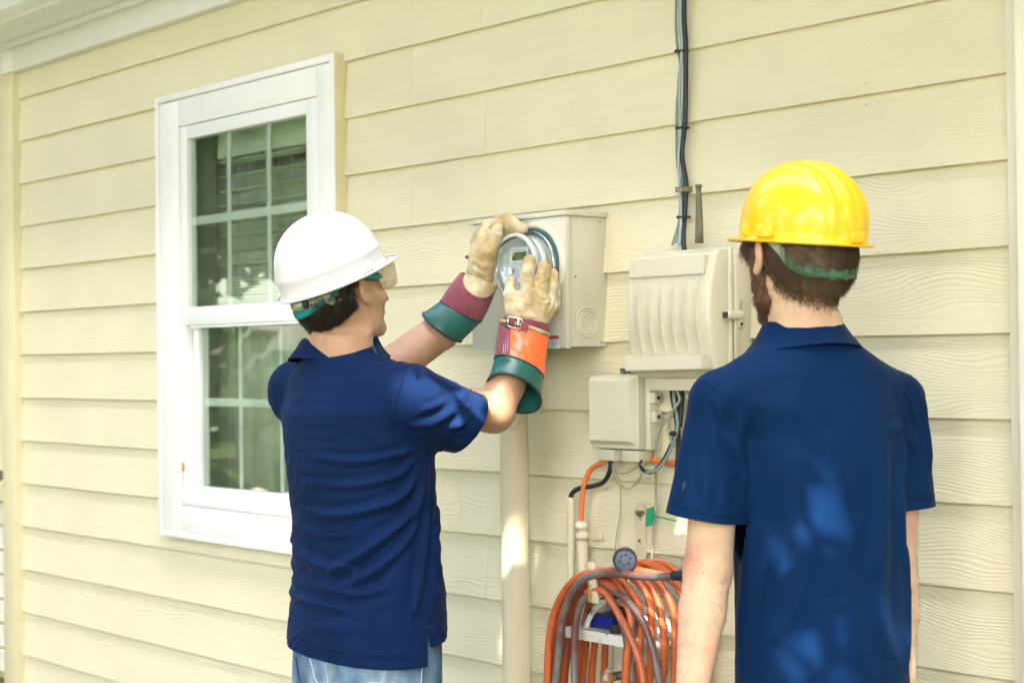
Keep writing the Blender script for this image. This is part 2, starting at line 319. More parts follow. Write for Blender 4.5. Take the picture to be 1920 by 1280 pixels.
def sdf_mesh(name, f, lo, hi, h, B=8, margin=.015):
    lo = np.array(lo, np.float32); nb = np.ceil((np.array(hi) - lo) / (h * B)).astype(int); n = nb * B
    ci = np.stack(np.meshgrid(*[np.arange(k) for k in nb], indexing='ij'), -1).reshape(-1, 3)
    cc = lo + (ci * B + (B - 1) / 2) * h; d = f(cc.astype(np.float32))
    act = np.abs(d) < h * B * .87 * 1.25 + margin
    Vv = np.repeat(np.repeat(np.repeat(d.reshape(nb).astype(np.float32), B, 0), B, 1), B, 2)
    Bl = Vv.reshape(nb[0], B, nb[1], B, nb[2], B)
    oo = np.stack(np.meshgrid(*[np.arange(B)] * 3, indexing='ij'), -1).reshape(-1, 3)
    A = ci[act]
    for s in range(0, len(A), 400):
        blk = A[s:s + 400]; pts = lo + (blk[:, None, :] * B + oo[None]).reshape(-1, 3) * h
        vals = f(pts.astype(np.float32)).reshape(len(blk), B, B, B)
        for i, b_ in enumerate(blk): Bl[b_[0], :, b_[1], :, b_[2], :] = vals[i]
    Vv = Bl.reshape(n)
    S = Vv < 0
    c8 = [S[i:n[0] - 1 + i, j:n[1] - 1 + j, k:n[2] - 1 + k] for i in (0, 1) for j in (0, 1) for k in (0, 1)]
    cnt = sum(c.astype(np.int8) for c in c8); cells = np.argwhere((cnt > 0) & (cnt < 8))
    acc = np.zeros((len(cells), 3), np.float32); num = np.zeros(len(cells), np.float32)
    cor = [(i, j, k) for i in (0, 1) for j in (0, 1) for k in (0, 1)]
    val = {c: Vv[cells[:, 0] + c[0], cells[:, 1] + c[1], cells[:, 2] + c[2]] for c in cor}
    for c in cor:
        for ax in range(3):
            if c[ax] == 0:
                e = list(c); e[ax] = 1; e = tuple(e); a, b = val[c], val[e]; m_ = (a < 0) != (b < 0)
                t = np.where(m_, a / np.where(m_, a - b, 1), 0); p = np.zeros((len(cells), 3), np.float32); p[:] = c; p[:, ax] = t
                acc[m_] += p[m_]; num[m_] += 1
    V = lo + (cells + acc / num[:, None]) * h
    idx = -np.ones(tuple(n - 1), np.int32); idx[cells[:, 0], cells[:, 1], cells[:, 2]] = np.arange(len(cells))
    Fs = []
    for ax in range(3):
        a1, a2 = (ax + 1) % 3, (ax + 2) % 3
        sl0 = [slice(1, n[i] - 1) for i in range(3)]; sl1 = list(sl0); sl0[ax] = slice(0, n[ax] - 1); sl1[ax] = slice(1, n[ax])
        s0 = S[tuple(sl0)]; s1 = S[tuple(sl1)]; e = np.argwhere(s0 != s1); sg = s0[e[:, 0], e[:, 1], e[:, 2]]
        off = np.ones(3, int); off[ax] = 0; e = e + off
        q = []
        for (u, v) in ((0, 0), (1, 0), (1, 1), (0, 1)):
            g = e.copy(); g[:, a1] -= u; g[:, a2] -= v; q.append(idx[g[:, 0], g[:, 1], g[:, 2]])
        q = np.stack(q, 1); q[~sg] = q[~sg][:, ::-1]
        Fs.append(q)
    F = np.concatenate(Fs); F = F[(F >= 0).all(1)]
    return nmesh(name, V, F)
def co_no(me):
    n = len(me.vertices); V = np.zeros(n * 3, np.float32); N = np.zeros(n * 3, np.float32)
    me.vertices.foreach_get('co', V); me.vertices.foreach_get('normal', N); return V.reshape(-1, 3), N.reshape(-1, 3)
def relax(me, it=2, lam=.5):
    V, N = co_no(me); E = np.zeros(len(me.edges) * 2, np.int32); me.edges.foreach_get('vertices', E); E = E.reshape(-1, 2)
    deg = np.bincount(E.ravel(), minlength=len(V)).astype(np.float32)[:, None]
    for i in range(it):
        A = np.zeros_like(V)
        for a in range(3):
            A[:, a] = np.bincount(E[:, 0], V[E[:, 1], a], len(V)) + np.bincount(E[:, 1], V[E[:, 0], a], len(V))
        V = V + lam * (A / deg - V)
    me.vertices.foreach_set('co', V.ravel()); me.update()
def folds(me, FL, nz=0.0, nscale=(8, 8, 8), crumple=0.0):
    """cloth folds: each (points, width, height); runs as a ridge with a trough on either side"""
    V, N = co_no(me); D = np.zeros(len(V), np.float32)
    for pts, wd, am in FL:
        P = np.array([tuple(p) for p in catmull(pts, 4)], np.float32); L = len(P) - 1; best = np.full(len(V), 9., np.float32); tt = np.zeros(len(V), np.float32)
        lo = P.min(0) - wd * 4; hi = P.max(0) + wd * 4; m_ = ((V > lo) & (V < hi)).all(1)
        if not m_.any(): continue
        Q = V[m_]; bb = best[m_]; t2 = tt[m_]
        for i in range(L):
            ab = P[i + 1] - P[i]; t = np.clip((Q - P[i]) @ ab / float(ab @ ab + 1e-12), 0, 1); q = Q - P[i] - t[:, None] * ab
            d = np.sqrt((q * q).sum(1)); k = d < bb; bb[k] = d[k]; t2[k] = (i + t[k]) / L
        x = bb / wd; env = np.clip(np.minimum(t2, 1 - t2) * 4, 0, 1) ** .7
        D[m_] += am * env * (np.exp(-x * x) - .35 * np.exp(-((x - 2) / .9) ** 2))
    if nz:
        D += np.array([noise.noise(Vector((v[0] * nscale[0], v[1] * nscale[1], v[2] * nscale[2]))) for v in V], np.float32) * nz
        if crumple:      # small sharp wrinkles, stretched along the cloth
            s = (nscale[0] * 1.9, nscale[1] * 1.9, nscale[2] * 3.2)
            for i in range(len(V)):
                v = V[i]; q = noise.noise(Vector((v[0] * s[0] + 3, v[1] * s[1], v[2] * s[2] * .62 - .75 * v[0] * s[2] * .5))); g = max(0, noise.noise(Vector((v[0] * 5 + 9, v[1] * 5, v[2] * 5))) + .25)
                D[i] += crumple * g * (max(0, 1 - abs(q) * 5) ** 1.5)
    V = V + N * D[:, None]; me.vertices.foreach_set('co', V.ravel()); me.update()
def cut(me, co, no, near, rad, axis=None):
    """open a hem: remove what lies beyond the plane, only near a point (or near the line of the sleeve)"""
    bm = bmesh.new(); bm.from_mesh(me); near = Vector(near)
    if axis:
        ax = (Vector(axis[1]) - Vector(axis[0])).normalized()
        dist = lambda p: max(((p - near) - ax * (p - near).dot(ax)).length, (p - near).length - .2 + rad)
    else: dist = lambda p: (p - near).length
    fs = [f for f in bm.faces if dist(f.calc_center_median()) < rad]
    g = list({v for f in fs for v in f.verts}) + list({e for f in fs for e in f.edges}) + fs
    bmesh.ops.bisect_plane(bm, geom=g, plane_co=co, plane_no=no, dist=1e-5)
    no = Vector(no); co = Vector(co)
    kill = [f for f in bm.faces if dist(f.calc_center_median()) < rad + .004 and (f.calc_center_median() - co).dot(no) > 1e-5]
    bmesh.ops.delete(bm, geom=kill, context='FACES'); bm.to_mesh(me); bm.free()
    me.polygons.foreach_set('use_smooth', [True] * len(me.polygons)); me.update()
def strands(name, me_src, sel, count, L, rad, flow, m, parent, lift=.25, curl=0.0, seg=5, seed=1, cl=(1, 1)):
    """short hairs grown from a surface: sel(P,N)->probability, flow(P)->direction"""
    rs = np.random.RandomState(seed); V, N = co_no(me_src); pr = sel(V, N); ii = rs.choice(len(V), count, p=pr / pr.sum())
    P = V[ii] + rs.normal(0, .0018, (count, 3)); n = N[ii]; f = flow(P); f = f - n * (f * n).sum(1)[:, None]; f /= np.linalg.norm(f, axis=1)[:, None] + 1e-9
    side = np.cross(n, f); ln = L * rs.uniform(.6, 1.15, count); ph = rs.uniform(0, 6.28, count); pts = [P]
    d = f + n * lift + side * rs.normal(0, .22, count)[:, None]; d /= np.linalg.norm(d, axis=1)[:, None]
    for s in range(1, seg):
        t = s / (seg - 1); c = curl * np.sin(ph + t * 9)[:, None] * side + curl * np.cos(ph + t * 9)[:, None] * n
        pts.append(P + d * (ln * t)[:, None] - n * (lift * .45 * t * t * ln)[:, None] + c * t)
    VV = np.zeros((count, seg, 3, 3), np.float32)
    for s in range(seg):
        r_ = rad * (1 - .75 * s / (seg - 1)); k = 0
        for a in (0, 2.094, 4.189):
            VV[:, s, k] = pts[s] + (side * math.cos(a) + n * math.sin(a)) * r_; k += 1
    F = []
    for s in range(seg - 1):
        for k in range(3): F.append((s * 3 + k, s * 3 + (k + 1) % 3, (s + 1) * 3 + (k + 1) % 3, (s + 1) * 3 + k))
    F = np.array(F)[None] + (np.arange(count) * seg * 3)[:, None, None]
    return link(name, nmesh(name, VV.reshape(-1, 3), F.reshape(-1, 4)), parent, m)
def blob(name, m, parent, c, r, rot=(0, 0, 0), seg=16):
    bm = bmesh.new(); bmesh.ops.create_uvsphere(bm, u_segments=seg, v_segments=seg // 2 + 2, radius=1, matrix=Matrix.Translation(c) @ Matrix.Rotation(rot[2], 4, 'Z') @ Matrix.Rotation(rot[1], 4, 'Y') @ Matrix.Rotation(rot[0], 4, 'X') @ Matrix.Diagonal((*r, 1)))
    return bm_obj(name, bm, m, parent, smooth=True, angle=80)
def text_mesh(name, s, size, m, parent, loc, rot=(R(90), 0, 0), align='LEFT', ext=.0002):
    cu = bpy.data.curves.new(name, 'FONT'); cu.body = s; cu.size = size; cu.extrude = ext; cu.align_x = align
    o = bpy.data.objects.new(name, cu); COL.objects.link(o); dg = bpy.context.evaluated_depsgraph_get(); me = bpy.data.meshes.new_from_object(o.evaluated_get(dg))
    bpy.data.objects.remove(o); me.name = name; o2 = link(name, me, parent, m, loc, rot); return o2


# ================================================================== the yard
def struct(o): o['kind'] = 'structure'; return o
bm = bmesh.new(); bmesh.ops.create_grid(bm, x_segments=60, y_segments=60, size=60)
for v in bm.verts: v.co.z = noise.noise(v.co * .2) * .05
struct(bm_obj('lawn', bm, M['grass'], None, (0, 0, 0), smooth=True))
struct(box_obj('bounce_slab', M['slab_pale'], None, -22, 9, -12, -3.3, -.10, .06, .01))  # unseen pale slab added to bounce light up the wall and eave

# ================================================================== the house
ZB = 2.5607; EXPO = 0.1778
XL, XR = -6.614, -1.909
house = place('house', 'pale yellow clapboard house with white trimmed window and white eave', 'house', (-4.3, 0, 0))
def plank(x0, x1, z, y=0.0, parent=house, h=0.205):
    L = x1 - x0; n = max(4, int(L / .12)); V = []; F = []
    s = rnd.random() * 50
    for i in range(n + 1):
        x = L * i / n; wz = noise.noise(Vector((s + x * 3, 0, 0))) * .0012; wy = noise.noise(Vector((s, x * 2.2, 4))) * .0012
        for (yy, zz) in ((0 + wy, .0015 + wz), (.0182 + wy * .3, h), (.0222, h), (.0152, 0 + wz), (.0012 + wy, 0 + wz)): V.append((x, yy, zz))
    for i in range(n):
        for k in range(5):
            a = i * 5 + k; b = i * 5 + (k + 1) % 5; F.append((a, b, b + 5, a + 5))
    F.append((4, 3, 2, 1, 0)); F.append(tuple(range(n * 5, n * 5 + 5)))
    return link('siding_plank', nmesh('siding_plank', V, F, smooth=False), parent, M['siding'], (x0, y, z))
joints = {-1: [-5.2], 0: [-4.4], 1: [-3.600], 2: [-3.932], 3: [-3.593], 4: [-3.934], 5: [-3.60], 6: [-3.95], 7: [-3.62], 8: [-3.94], 9: [-3.72], 10: [-3.606], 11: [-3.95], 12: [-3.6], 13: [-4.2], 14: [-3.7]}
for n in range(-1, 15):
    z = ZB - EXPO * n; spans = [(XL, XR)]
    if 2 <= n <= 9: spans = [(XL, -5.35), (-4.300, XR)]
    for a, b in spans:
        cuts = [a] + [j for j in joints[n] if a + .1 < j < b - .1] + [b]
        for i in range(len(cuts) - 1):
            plank(cuts[i] + (.0005 if i else 0), cuts[i + 1] - (.0005 if i + 2 < len(cuts) else 0), z, h=.205 if n > -1 else .12)
for n in range(-1, 15):      # the wall goes on past the downspout
    plank(-1.765, 1.19, ZB - EXPO * n, h=.205 if n > -1 else .12)
# sheathing behind, with the window opening left free
bm = bmesh.new()
for a in ((XL - .1, -5.30, .02), (-4.33, 1.2, .02)): box(bm, a[0], a[1], .0225, .16, -.05, 2.86)
box(bm, -5.30, -4.33, .0225, .16, -.05, .90); box(bm, -5.30, -4.33, .0225, .16, 2.345, 2.86)
bm_obj('sheathing', bm, M['room'], house)
box_obj('foundation', M['mortar'], house, XL, 1.2, -.004, .022, -.05, .068)
# left corner board and the wall that steps back behind it
box_obj('corner_board', M['trimcream'], house, -6.735, XL - .001, -.026, .27, .0, 2.668, .002)
for n in range(-1, 10):
    z = 2.556 + .012 - .1778 * n
    plank(-8.6, -6.736, z, .25)
box_obj('water_table_board', M['trimcream'], house, -8.6, -6.737, .19, .249, .84, .925, .003)
box_obj('foundation_wall', M['mortar'], house, -8.6, -6.737, .262, .40, -.05, .84)
bmb = bmesh.new(); box(bmb, 0, .19, -.012, .02, 0, .098, .006, 2); bmesh.ops.recalc_face_normals(bmb, faces=bmb.faces)
brick_me = bpy.data.meshes.new('brick'); bmb.to_mesh(brick_me); bmb.free(); brick_me.materials.append(M['brick'])
for r_ in range(7):
    for c in range(9):
        link('brick', brick_me, house, None, (-6.94 - .2 * c - (.1 if r_ % 2 else 0), .262 + rnd.uniform(-.003, .003), .722 - .113 * r_), (0, rnd.uniform(-.01, .01), 0))
box_obj('sheathing', M['room'], house, -8.6, -6.737, .41, .5, -.05, 2.86)
# right corner: caulked board, then the wall turns away
box_obj('corner_board', M['trimpale'], house, XR + .001, -1.78, -.024, .05, 0, 2.668, .002)
# frieze, crown, soffit, fascia, gutter
box_obj('frieze_board', M['white'], house, -6.60, 1.0, -.028, .016, 2.671, 2.79, .003)
box_obj('frieze_board', M['white'], house, -6.735, -6.603, -.032, .27, 2.671, 2.79, .003)
box_obj('frieze_board', M['white'], house, -8.6, -6.737, .20, .249, 2.671, 2.79, .003)
box_obj('crown_molding', M['white'], house, -8.6, 1.0, -.052, -.0285, 2.765, 2.7895, .004)
box_obj('soffit', M['white'], house, -8.6, 1.0, -.128, .25, 2.79, 2.80, .001)
box_obj('soffit', M['white'], house, -8.6, 1.0, -.235, -.132, 2.79, 2.80, .001)
box_obj('fascia_board', M['white'], house, -8.6, 1.0, -.262, -.236, 2.775, 2.93, .003)
gp = [(-.2625, 2.79), (-.2625, 2.91), (-.268, 2.91), (-.268, 2.797), (-.33, 2.797), (-.352, 2.83), (-.385, 2.85), (-.392, 2.915), (-.380, 2.915), (-.380, 2.921), (-.398, 2.921), (-.392, 2.842), (-.360, 2.822), (-.336, 2.79)]
V, F = loft_mesh([[(-8.6, y, z) for y, z in gp], [(1.0, y, z) for y, z in gp]], closed=True, cap0=True, cap1=True)
link('gutter', nmesh('gutter', V, F, False), house, M['vinyl'])
V = [(-8.9, -.40, 2.935), (1.3, -.40, 2.935), (1.3, 3.2, 4.7), (-8.9, 3.2, 4.7), (-8.9, -.40, 2.95), (1.3, -.40, 2.95), (1.3, 3.2, 4.72), (-8.9, 3.2, 4.72)]
link('roof', nmesh('roof', V, [(0, 3, 2, 1), (4, 5, 6, 7), (0, 1, 5, 4), (1, 2, 6, 5), (2, 3, 7, 6), (3, 0, 4, 7)], False), house, M['roof'])

# ---- window (part of the house) with its own pieces
wx0, wx1, wz0, wz1 = -5.400, -4.272, .834, 2.408
win = box_obj('window', M['white'], house, wx0 + .001, wx0 + .002, .0, .01, wz0 + .1, wz0 + .11)   # carrier flange behind the casing
def wb(name, m, x0, x1, y0, y1, z0, z1, bev=.002): return box_obj(name, m, win, x0, x1, y0, y1, z0, z1, bev)
wb('casing', M['white'], wx0 + .028, -5.243, -.028, .03, wz0 + .024, 2.382); wb('casing', M['white'], -4.376, wx1 - .028, -.028, .03, wz0 + .024, 2.382)
wb('casing', M['white'], -5.2425, -4.3765, -.0285, .03, 2.288, 2.382); wb('casing', M['white'], -5.2425, -4.3765, -.0285, .03, wz0 + .024, .950)
# outer band of the casing, a little prouder
wb('casing_band', M['white'], wx0, wx0 + .024, -.034, .03, wz0, wz1); wb('casing_band', M['white'], wx1 - .024, wx1, -.034, .03, wz0, wz1)
wb('casing_band', M['white'], wx0 + .0245, wx1 - .0245, -.034, .03, 2.385, wz1); wb('casing_band', M['white'], wx0 + .0245, wx1 - .0245, -.034, .03, wz0, wz0 + .022)
wb('side_return', M['trimcream'], wx1 + .0005, wx1 + .003, -.032, .02, wz0 + .004, wz1 - .002)
# upper sash
for a in ((-5.240, -5.197, 1.584, 2.286), (-4.447, -4.379, 1.584, 2.286)): wb('sash_stile', M['vinyl'], a[0], a[1], -.021, .02, a[2], a[3])
wb('sash_rail', M['vinyl'], -5.1965, -4.4475, -.0205, .02, 2.240, 2.286); wb('sash_rail', M['vinyl'], -5.1965, -4.4475, -.024, .03, 1.584, 1.648)
wb('weather_strip', M['muntin'], -5.19, -4.45, -.018, -.006, 1.574, 1.583, .001)
# lower sash, set back
for a in ((-5.240, -5.218, -.020, .02), (-5.217, -5.180, .010, .05), (-4.447, -4.379, .010, .05)): wb('sash_stile', M['vinyl'], a[0], a[1], a[2], a[3], .985 if a[2] > 0 else .96, 1.583)
wb('sash_rail', M['vinyl'], -5.1795, -4.4475, .0105, .05, .985, 1.018)
wb('window_sill', M['vinyl'], -5.239, -4.379, -.030, .055, .951, .984)
wb('sash_latch', M['latch'], -5.239, -5.230, -.028, -.0205, 1.07, 1.10, .001)
for x in (-4.955, -4.703): wb('muntin', M['muntin'], x - .011, x + .011, .002, .008, 1.649, 2.239, .001)
wb('muntin', M['muntin'], -5.196, -4.448, .0015, .0085, 1.936, 1.966, .001)
for x in (-4.945, -4.690): wb('muntin', M['muntin'], x - .011, x + .011, .034, .040, 1.019, 1.582, .001)
wb('muntin', M['muntin'], -5.179, -4.448, .0335, .0405, 1.30, 1.328, .001)
wb('pane', M['glass'], -5.1968, -4.4472, -.004, -.001, 1.6485, 2.2398, 0); wb('pane', M['glass'], -5.1797, -4.4472, .026, .029, 1.0185, 1.5825, 0)
# the room behind
bm = bmesh.new()
box(bm, -5.6, -4.0, 1.2, 1.22, .5, 2.7); box(bm, -5.62, -5.6, .16, 1.2, .5, 2.7); box(bm, -4.0, -3.98, .16, 1.2, .5, 2.7); box(bm, -5.6, -4.0, .16, 1.2, 2.68, 2.7); box(bm, -5.6, -4.0, .16, 1.2, .5, .52)
bm_obj('room_wall', bm, M['room'], house)
# blind, half raised
bl = place('window_blind', 'cream horizontal blind lowered behind the upper window sash', 'blind', (-4.82, .10, 1.75))
box_obj('head_rail', M['blind'], bl, -5.15, -4.40, .075, .125, 2.17, 2.27, .003)
for k in range(8):
    z = 2.155 - .052 * k
    bm = bmesh.new(); box(bm, -5.14, -4.40, -.024, .024, -.0015, .0015); bmesh.ops.rotate(bm, verts=bm.verts, cent=(0, 0, 0), matrix=Matrix.Rotation(R(-7), 3, 'X')); bmesh.ops.translate(bm, verts=bm.verts, vec=(0, .10, z))
    bm_obj('slat', bm, M['blind'], bl)
for k in range(6): box_obj('slat', M['blind'], bl, -5.14, -4.40, .076, .124, 1.742 - .011 * k, 1.750 - .011 * k, .001)
box_obj('bottom_rail', M['blind'], bl, -5.15, -4.40, .073, .127, 1.655, 1.683, .003)
for x in (-4.99, -4.83, -4.5): tube('ladder_cord', [(x, .072, 2.17), (x, .072, 1.9), (x, .072, 1.68)], .0014, M['label'], bl, 5, 2)
cu_ = []
for k in range(220):
    x = -5.59 + 1.28 * k / 219; a = .030 * math.sin(k * .42) + .015 * math.sin(k * 1.13 + 1); cu_.append((x, .215 + a))
V, F = loft_mesh([[(x, y, .75) for x, y in cu_], [(x, y, 1.6) for x, y in cu_], [(x, y * .98 + .004, 2.3) for x, y in cu_]], closed=False)
cur = link('curtain', nmesh('curtain', V, F), None, M['curtain']); solidify(cur, .003); cur.location = (0, 0, 0); tag(cur, 'pleated grey green curtain hanging inside the window behind the blind', 'curtain')

# ================================================================== meter box and meter
bx0, bx1, bz0, bz1 = -3.490, -3.116, 1.479, 1.815
mb = place('meter_box', 'grey beige metal meter box on the siding with round opening and red warning sticker', 'meter box', (-3.30, 0, bz0))
bm = bmesh.new(); box(bm, bx0 + .003, bx1, -.128, .012, bz0 + .003, bz1, .002); body = bm_obj('box_body', bm, M['meterbox'], mb, smooth=True)
bm = bmesh.new(); box(bm, bx0, bx1 + .001, -.1335, -.1285, bz0, bz1 - .001, .0015); box(bm, bx1 - .002, bx1 + .0035, -.1325, -.118, bz0 - .001, bz1 - .001, .001); box(bm, bx0 - .002, bx1 + .006, -.137, .012, bz1 + .0005, bz1 + .014, .002)
bm_obj('front_cover', bm, M['meterbox'], mb, smooth=True)
MC = (-3.23,-0.134,1.69)
V, F = lathe_mesh([(.1175, 0), (.116, .0035), (.113, .006), (.109, .0085), (.105, .0095), (.101, .0085), (.0995, .005), (.0995, -.004)], 64)
o = link('raised_ring', nmesh('raised_ring', V, F), mb, M['meterbox'], (MC[0], MC[1], MC[2]))
for r0 in (.0210, .0290, .0375):   # knockouts on the right side
    V = []; F = []
    for k in range(40):
        a = 2 * math.pi * k / 40
        for j in range(6):
            b = 2 * math.pi * j / 6; rr = r0 + .0026 * math.cos(b); V.append((bx1 + .0002 + .0026 * math.sin(b), -.060 + rr * math.cos(a), 1.545 + rr * math.sin(a)))
    for k in range(40):
        for j in range(6): F.append((k * 6 + j, k * 6 + (j + 1) % 6, ((k + 1) % 40) * 6 + (j + 1) % 6, ((k + 1) % 40) * 6 + j))
    link('knockout', nmesh('knockout', V, F), mb, M['meterbox'])
for p in ((bx1, -.012, bz0 + .014), (bx1, -.012, bz1 - .012), (bx1, -.10, 1.66)):
    bm = bmesh.new(); cyl(bm, p, (1, 0, 0), .003, .0018, 12); bm_obj('rivet', bm, M['steel'], mb, smooth=True)
wl = box_obj('warning_label', M['label'], mb, -3.180, -3.142, -.1345, -.1338, 1.478, 1.512)
box_obj('red_header', M['red'], wl, -3.1795, -3.1425, -.1349, -.1346, 1.5015, 1.5115)
text_mesh('warning_text', 'WARNING', .0088, M['ink'], wl, (-3.1700, -.1351, 1.5035), ext=.00005).scale = (.72, 1, 1)
V = [(-3.1790, -.1352, 1.5025), (-3.1712, -.1352, 1.5025), (-3.1751, -.1352, 1.5105)]; link('warning_triangle', nmesh('warning_triangle', V, [(0, 1, 2)], False), wl, M['ink'])
bm = bmesh.new()
for k in range(6):
    y = 1.4985 - k * .0032; wd = (.015, .0165, .0135, .016, .0145, .010)[k]; box(bm, -3.161 - wd, -3.161 + wd, -.1348, -.1346, y - .0006, y + .0006)
bm_obj('fine_print', bm, M['inkgrey'], wl)

me_ = place('electric_meter', 'round glass electric meter with digital display being held by gloved hands', 'electric meter', (MC[0], -.134, MC[2]))
V, F = lathe_mesh([(.0965, -.004), (.0965, .008), (.095, .0095), (.0925, .008), (.0925, 0)], 64); link('gasket', nmesh('gasket', V, F), me_, M['teal'], MC)
V, F = lathe_mesh([(.0915, -.004), (.0915, .017), (.090, .0195), (.0875, .0195), (.0865, .017)], 64); link('base_ring', nmesh('base_ring', V, F), me_, M['steel'], MC)
V, F = lathe_mesh([(.0862, .004), (.0858, .022), (.0838, .026), (.0832, .050), (.0828, .0600), (.0836, .0645), (.0828, .0715), (.079, .0742), (.074, .0738), (.0735, .0725), (.002, .0726)], 64)
gl = link('glass_cover', nmesh('glass_cover', V, F), me_, M['clear'], MC)
V, F = lathe_mesh([(.0835, .0655), (.0846, .0672), (.0846, .0700), (.0830, .0738), (.0795, .0758), (.0755, .0752), (.0745, .0745)], 64); link('front_ring', nmesh('front_ring', V, F), me_, M['ringclear'], MC)
V, F = lathe_mesh([(.078, .0), (.078, .016), (.074, .017), (.0725, .058), (.0715, .0612), (.0695, .0615), (.0683, .0585), (.001, .0583)], 64)
link('face_plate', nmesh('face_plate', V, F), me_, M['face'], MC)
def mface(name, m, x0, x1, z0, z1, y): return box_obj(name, m, me_, MC[0] + x0, MC[0] + x1, MC[1] - y - .0008, MC[1] - y, MC[2] + z0, MC[2] + z1)
mface('bezel', M['label'], -.030, .040, .008, .048, .0586); mface('display', M['lcd'], -.023, .032, .015, .036, .0596); mface('rule_line', M['inkgrey'], -.023, .026, .0400, .0415, .0596)
mface('name_plate', M['label'], -.058, .058, -.044, .006, .0586); mface('rule_line', M['inkgrey'], -.038, .03, -.0215, -.0205, .0596)
for x0, x1 in ((-.032, -.0305), (-.022, -.0205), (-.0195, -.0185), (-.0175, -.016), (-.0150, -.0135)): mface('barcode_bar', M['inkgrey'], x0, x1, -.018, -.0075, .0596)
V, F = lathe_mesh([(.0055, 0), (.0055, .0006), (.0042, .0006), (.0042, 0)], 20); link('dial_mark', nmesh('dial_mark', V, F), me_, M['inkgrey'], (MC[0] - .004, MC[1] - .0594, MC[2] - .0125))
for k in range(9): mface('print_mark', M['inkgrey'], -.050 + k * .0085, -.0455 + k * .0085, .0005, .0022, .0596)
for k in range(4): mface('print_mark', M['inkgrey'], -.026 + k * .0045, -.0228 + k * .0045, -.0058, -.0038, .0596)
V, F = lathe_mesh([(.0115, 0), (.0115, .0006), (.0095, .0006), (.0095, 0)], 24); link('dial_mark', nmesh('dial_mark', V, F), me_, M['inkgrey'], (MC[0] + .004, MC[1] - .0594, MC[2] - .035))
# sticker wrapped on the drum inside the glass
V = []; F = []
for k in range(13):
    a = R(-10 + 70 * k / 12)
    for h_ in (.024, .050): V.append((.0790 * math.cos(a), -h_, .0790 * math.sin(a)))
for k in range(12): F.append((2 * k, 2 * k + 1, 2 * k + 3, 2 * k + 2))
o = link('drum_sticker', nmesh('drum_sticker', V, F), me_, M['label'], MC); solidify(o, .0005)

# thick conduit below the meter box
o = tube('conduit_pipe', [(-3.405, -.062, 1.479), (-3.405, -.062, 1.2), (-3.404, -.062, .7), (-3.402, -.062, .02)], .0385, M['conduit'], None, 32, 6)
tag(o, 'thick cream painted pipe running down the siding below the meter box', 'pipe')

# ================================================================== telecom enclosure (large, ribbed cover)
nd = place('telecom_box', 'large cream telecom box with ribbed bulging cover behind the man in yellow hat', 'utility box', (-2.76, 0, 1.40))
nx0, nx1, nz0, nz1 = -2.905, -2.620, 1.398, 1.700
bm = bmesh.new(); box(bm, nx0 + .004, nx1, -.050, .012, nz0 + .012, nz1, .010, 3); bm_obj('back_housing', bm, M['nid'], nd, smooth=True)
bm = bmesh.new(); box(bm, nx0 - .002, nx1 - .003, -.066, -.0515, nz0 + .004, nz1 + .010, .006, 3); bm_obj('cover_flange', bm, M['nid'], nd, smooth=True)
# cover: profile y(z), ribs across x
def cov(z):
    t = (z - nz0) / (nz1 - nz0); return .092 + .040 * math.sin(math.pi * min(max(t * .92 + .02, 0), 1)) ** .8
V = []; F = []; nxg = 200; nzg = 50
for j in range(nzg):
    z = nz0 + .004 + (nz1 - nz0 - .002) * j / (nzg - 1)
    for i in range(nxg):
        x = nx0 + .002 + (nx1 - nx0 - .012) * i / (nxg - 1); u = (x - nx0 - .014) / .038; y = cov(z)
        t = (z - nz0) / (nz1 - nz0)
        if 0 <= u < 6.4 and .17 < t < .86:
            f_ = u % 1; dep = .0105 * math.sin(math.pi * min(max((t - .17) / .69, 0), 1)) ** .7; y += dep * (f_ ** 2.2 * .95)
        ed = min(x - nx0 - .002, nx1 - .010 - x, (nz1 + .002 - z), (z - nz0 - .004)); y -= .010 * max(0, 1 - ed / .009) ** 2
        V.append((x, -y, z))
for j in range(nzg - 1):
    for i in range(nxg - 1): a = j * nxg + i; F.append((a, a + 1, a + nxg + 1, a + nxg))
per = [i for i in range(nxg)] + [j * nxg + nxg - 1 for j in range(1, nzg)] + [(nzg - 1) * nxg + i for i in range(nxg - 2, -1, -1)] + [j * nxg for j in range(nzg - 2, 0, -1)]
b0 = len(V)
for p in per: V.append((V[p][0], -.064, V[p][2]))
for k in range(len(per)): a = per[k]; b = per[(k + 1) % len(per)]; F.append((b, a, b0 + k, b0 + (k + 1) % len(per)))
o = link('ribbed_cover', nmesh('ribbed_cover', V, F), nd, M['nid']); o.data.set_sharp_from_angle(angle=R(50))
bm = bmesh.new(); vs = box(bm, nx0 + .008, nx1 - .030, -.124, -.09, 1.645, 1.690); vs[0].co.y = vs[1].co.y = -.128; bmesh.ops.bevel(bm, geom=bm.edges[:], offset=.002, segments=2, affect='EDGES'); bm_obj('top_ledge', bm, M['nid'], nd, smooth=True)
bm = bmesh.new(); vs = box(bm, nx0 + .010, nx1 - .022, -.146, -.09, 1.424, 1.456); vs[0].co.z -= .004; bmesh.ops.bevel(bm, geom=bm.edges[:], offset=.002, segments=2, affect='EDGES'); bm_obj('bottom_ledge', bm, M['nid'], nd, smooth=True)
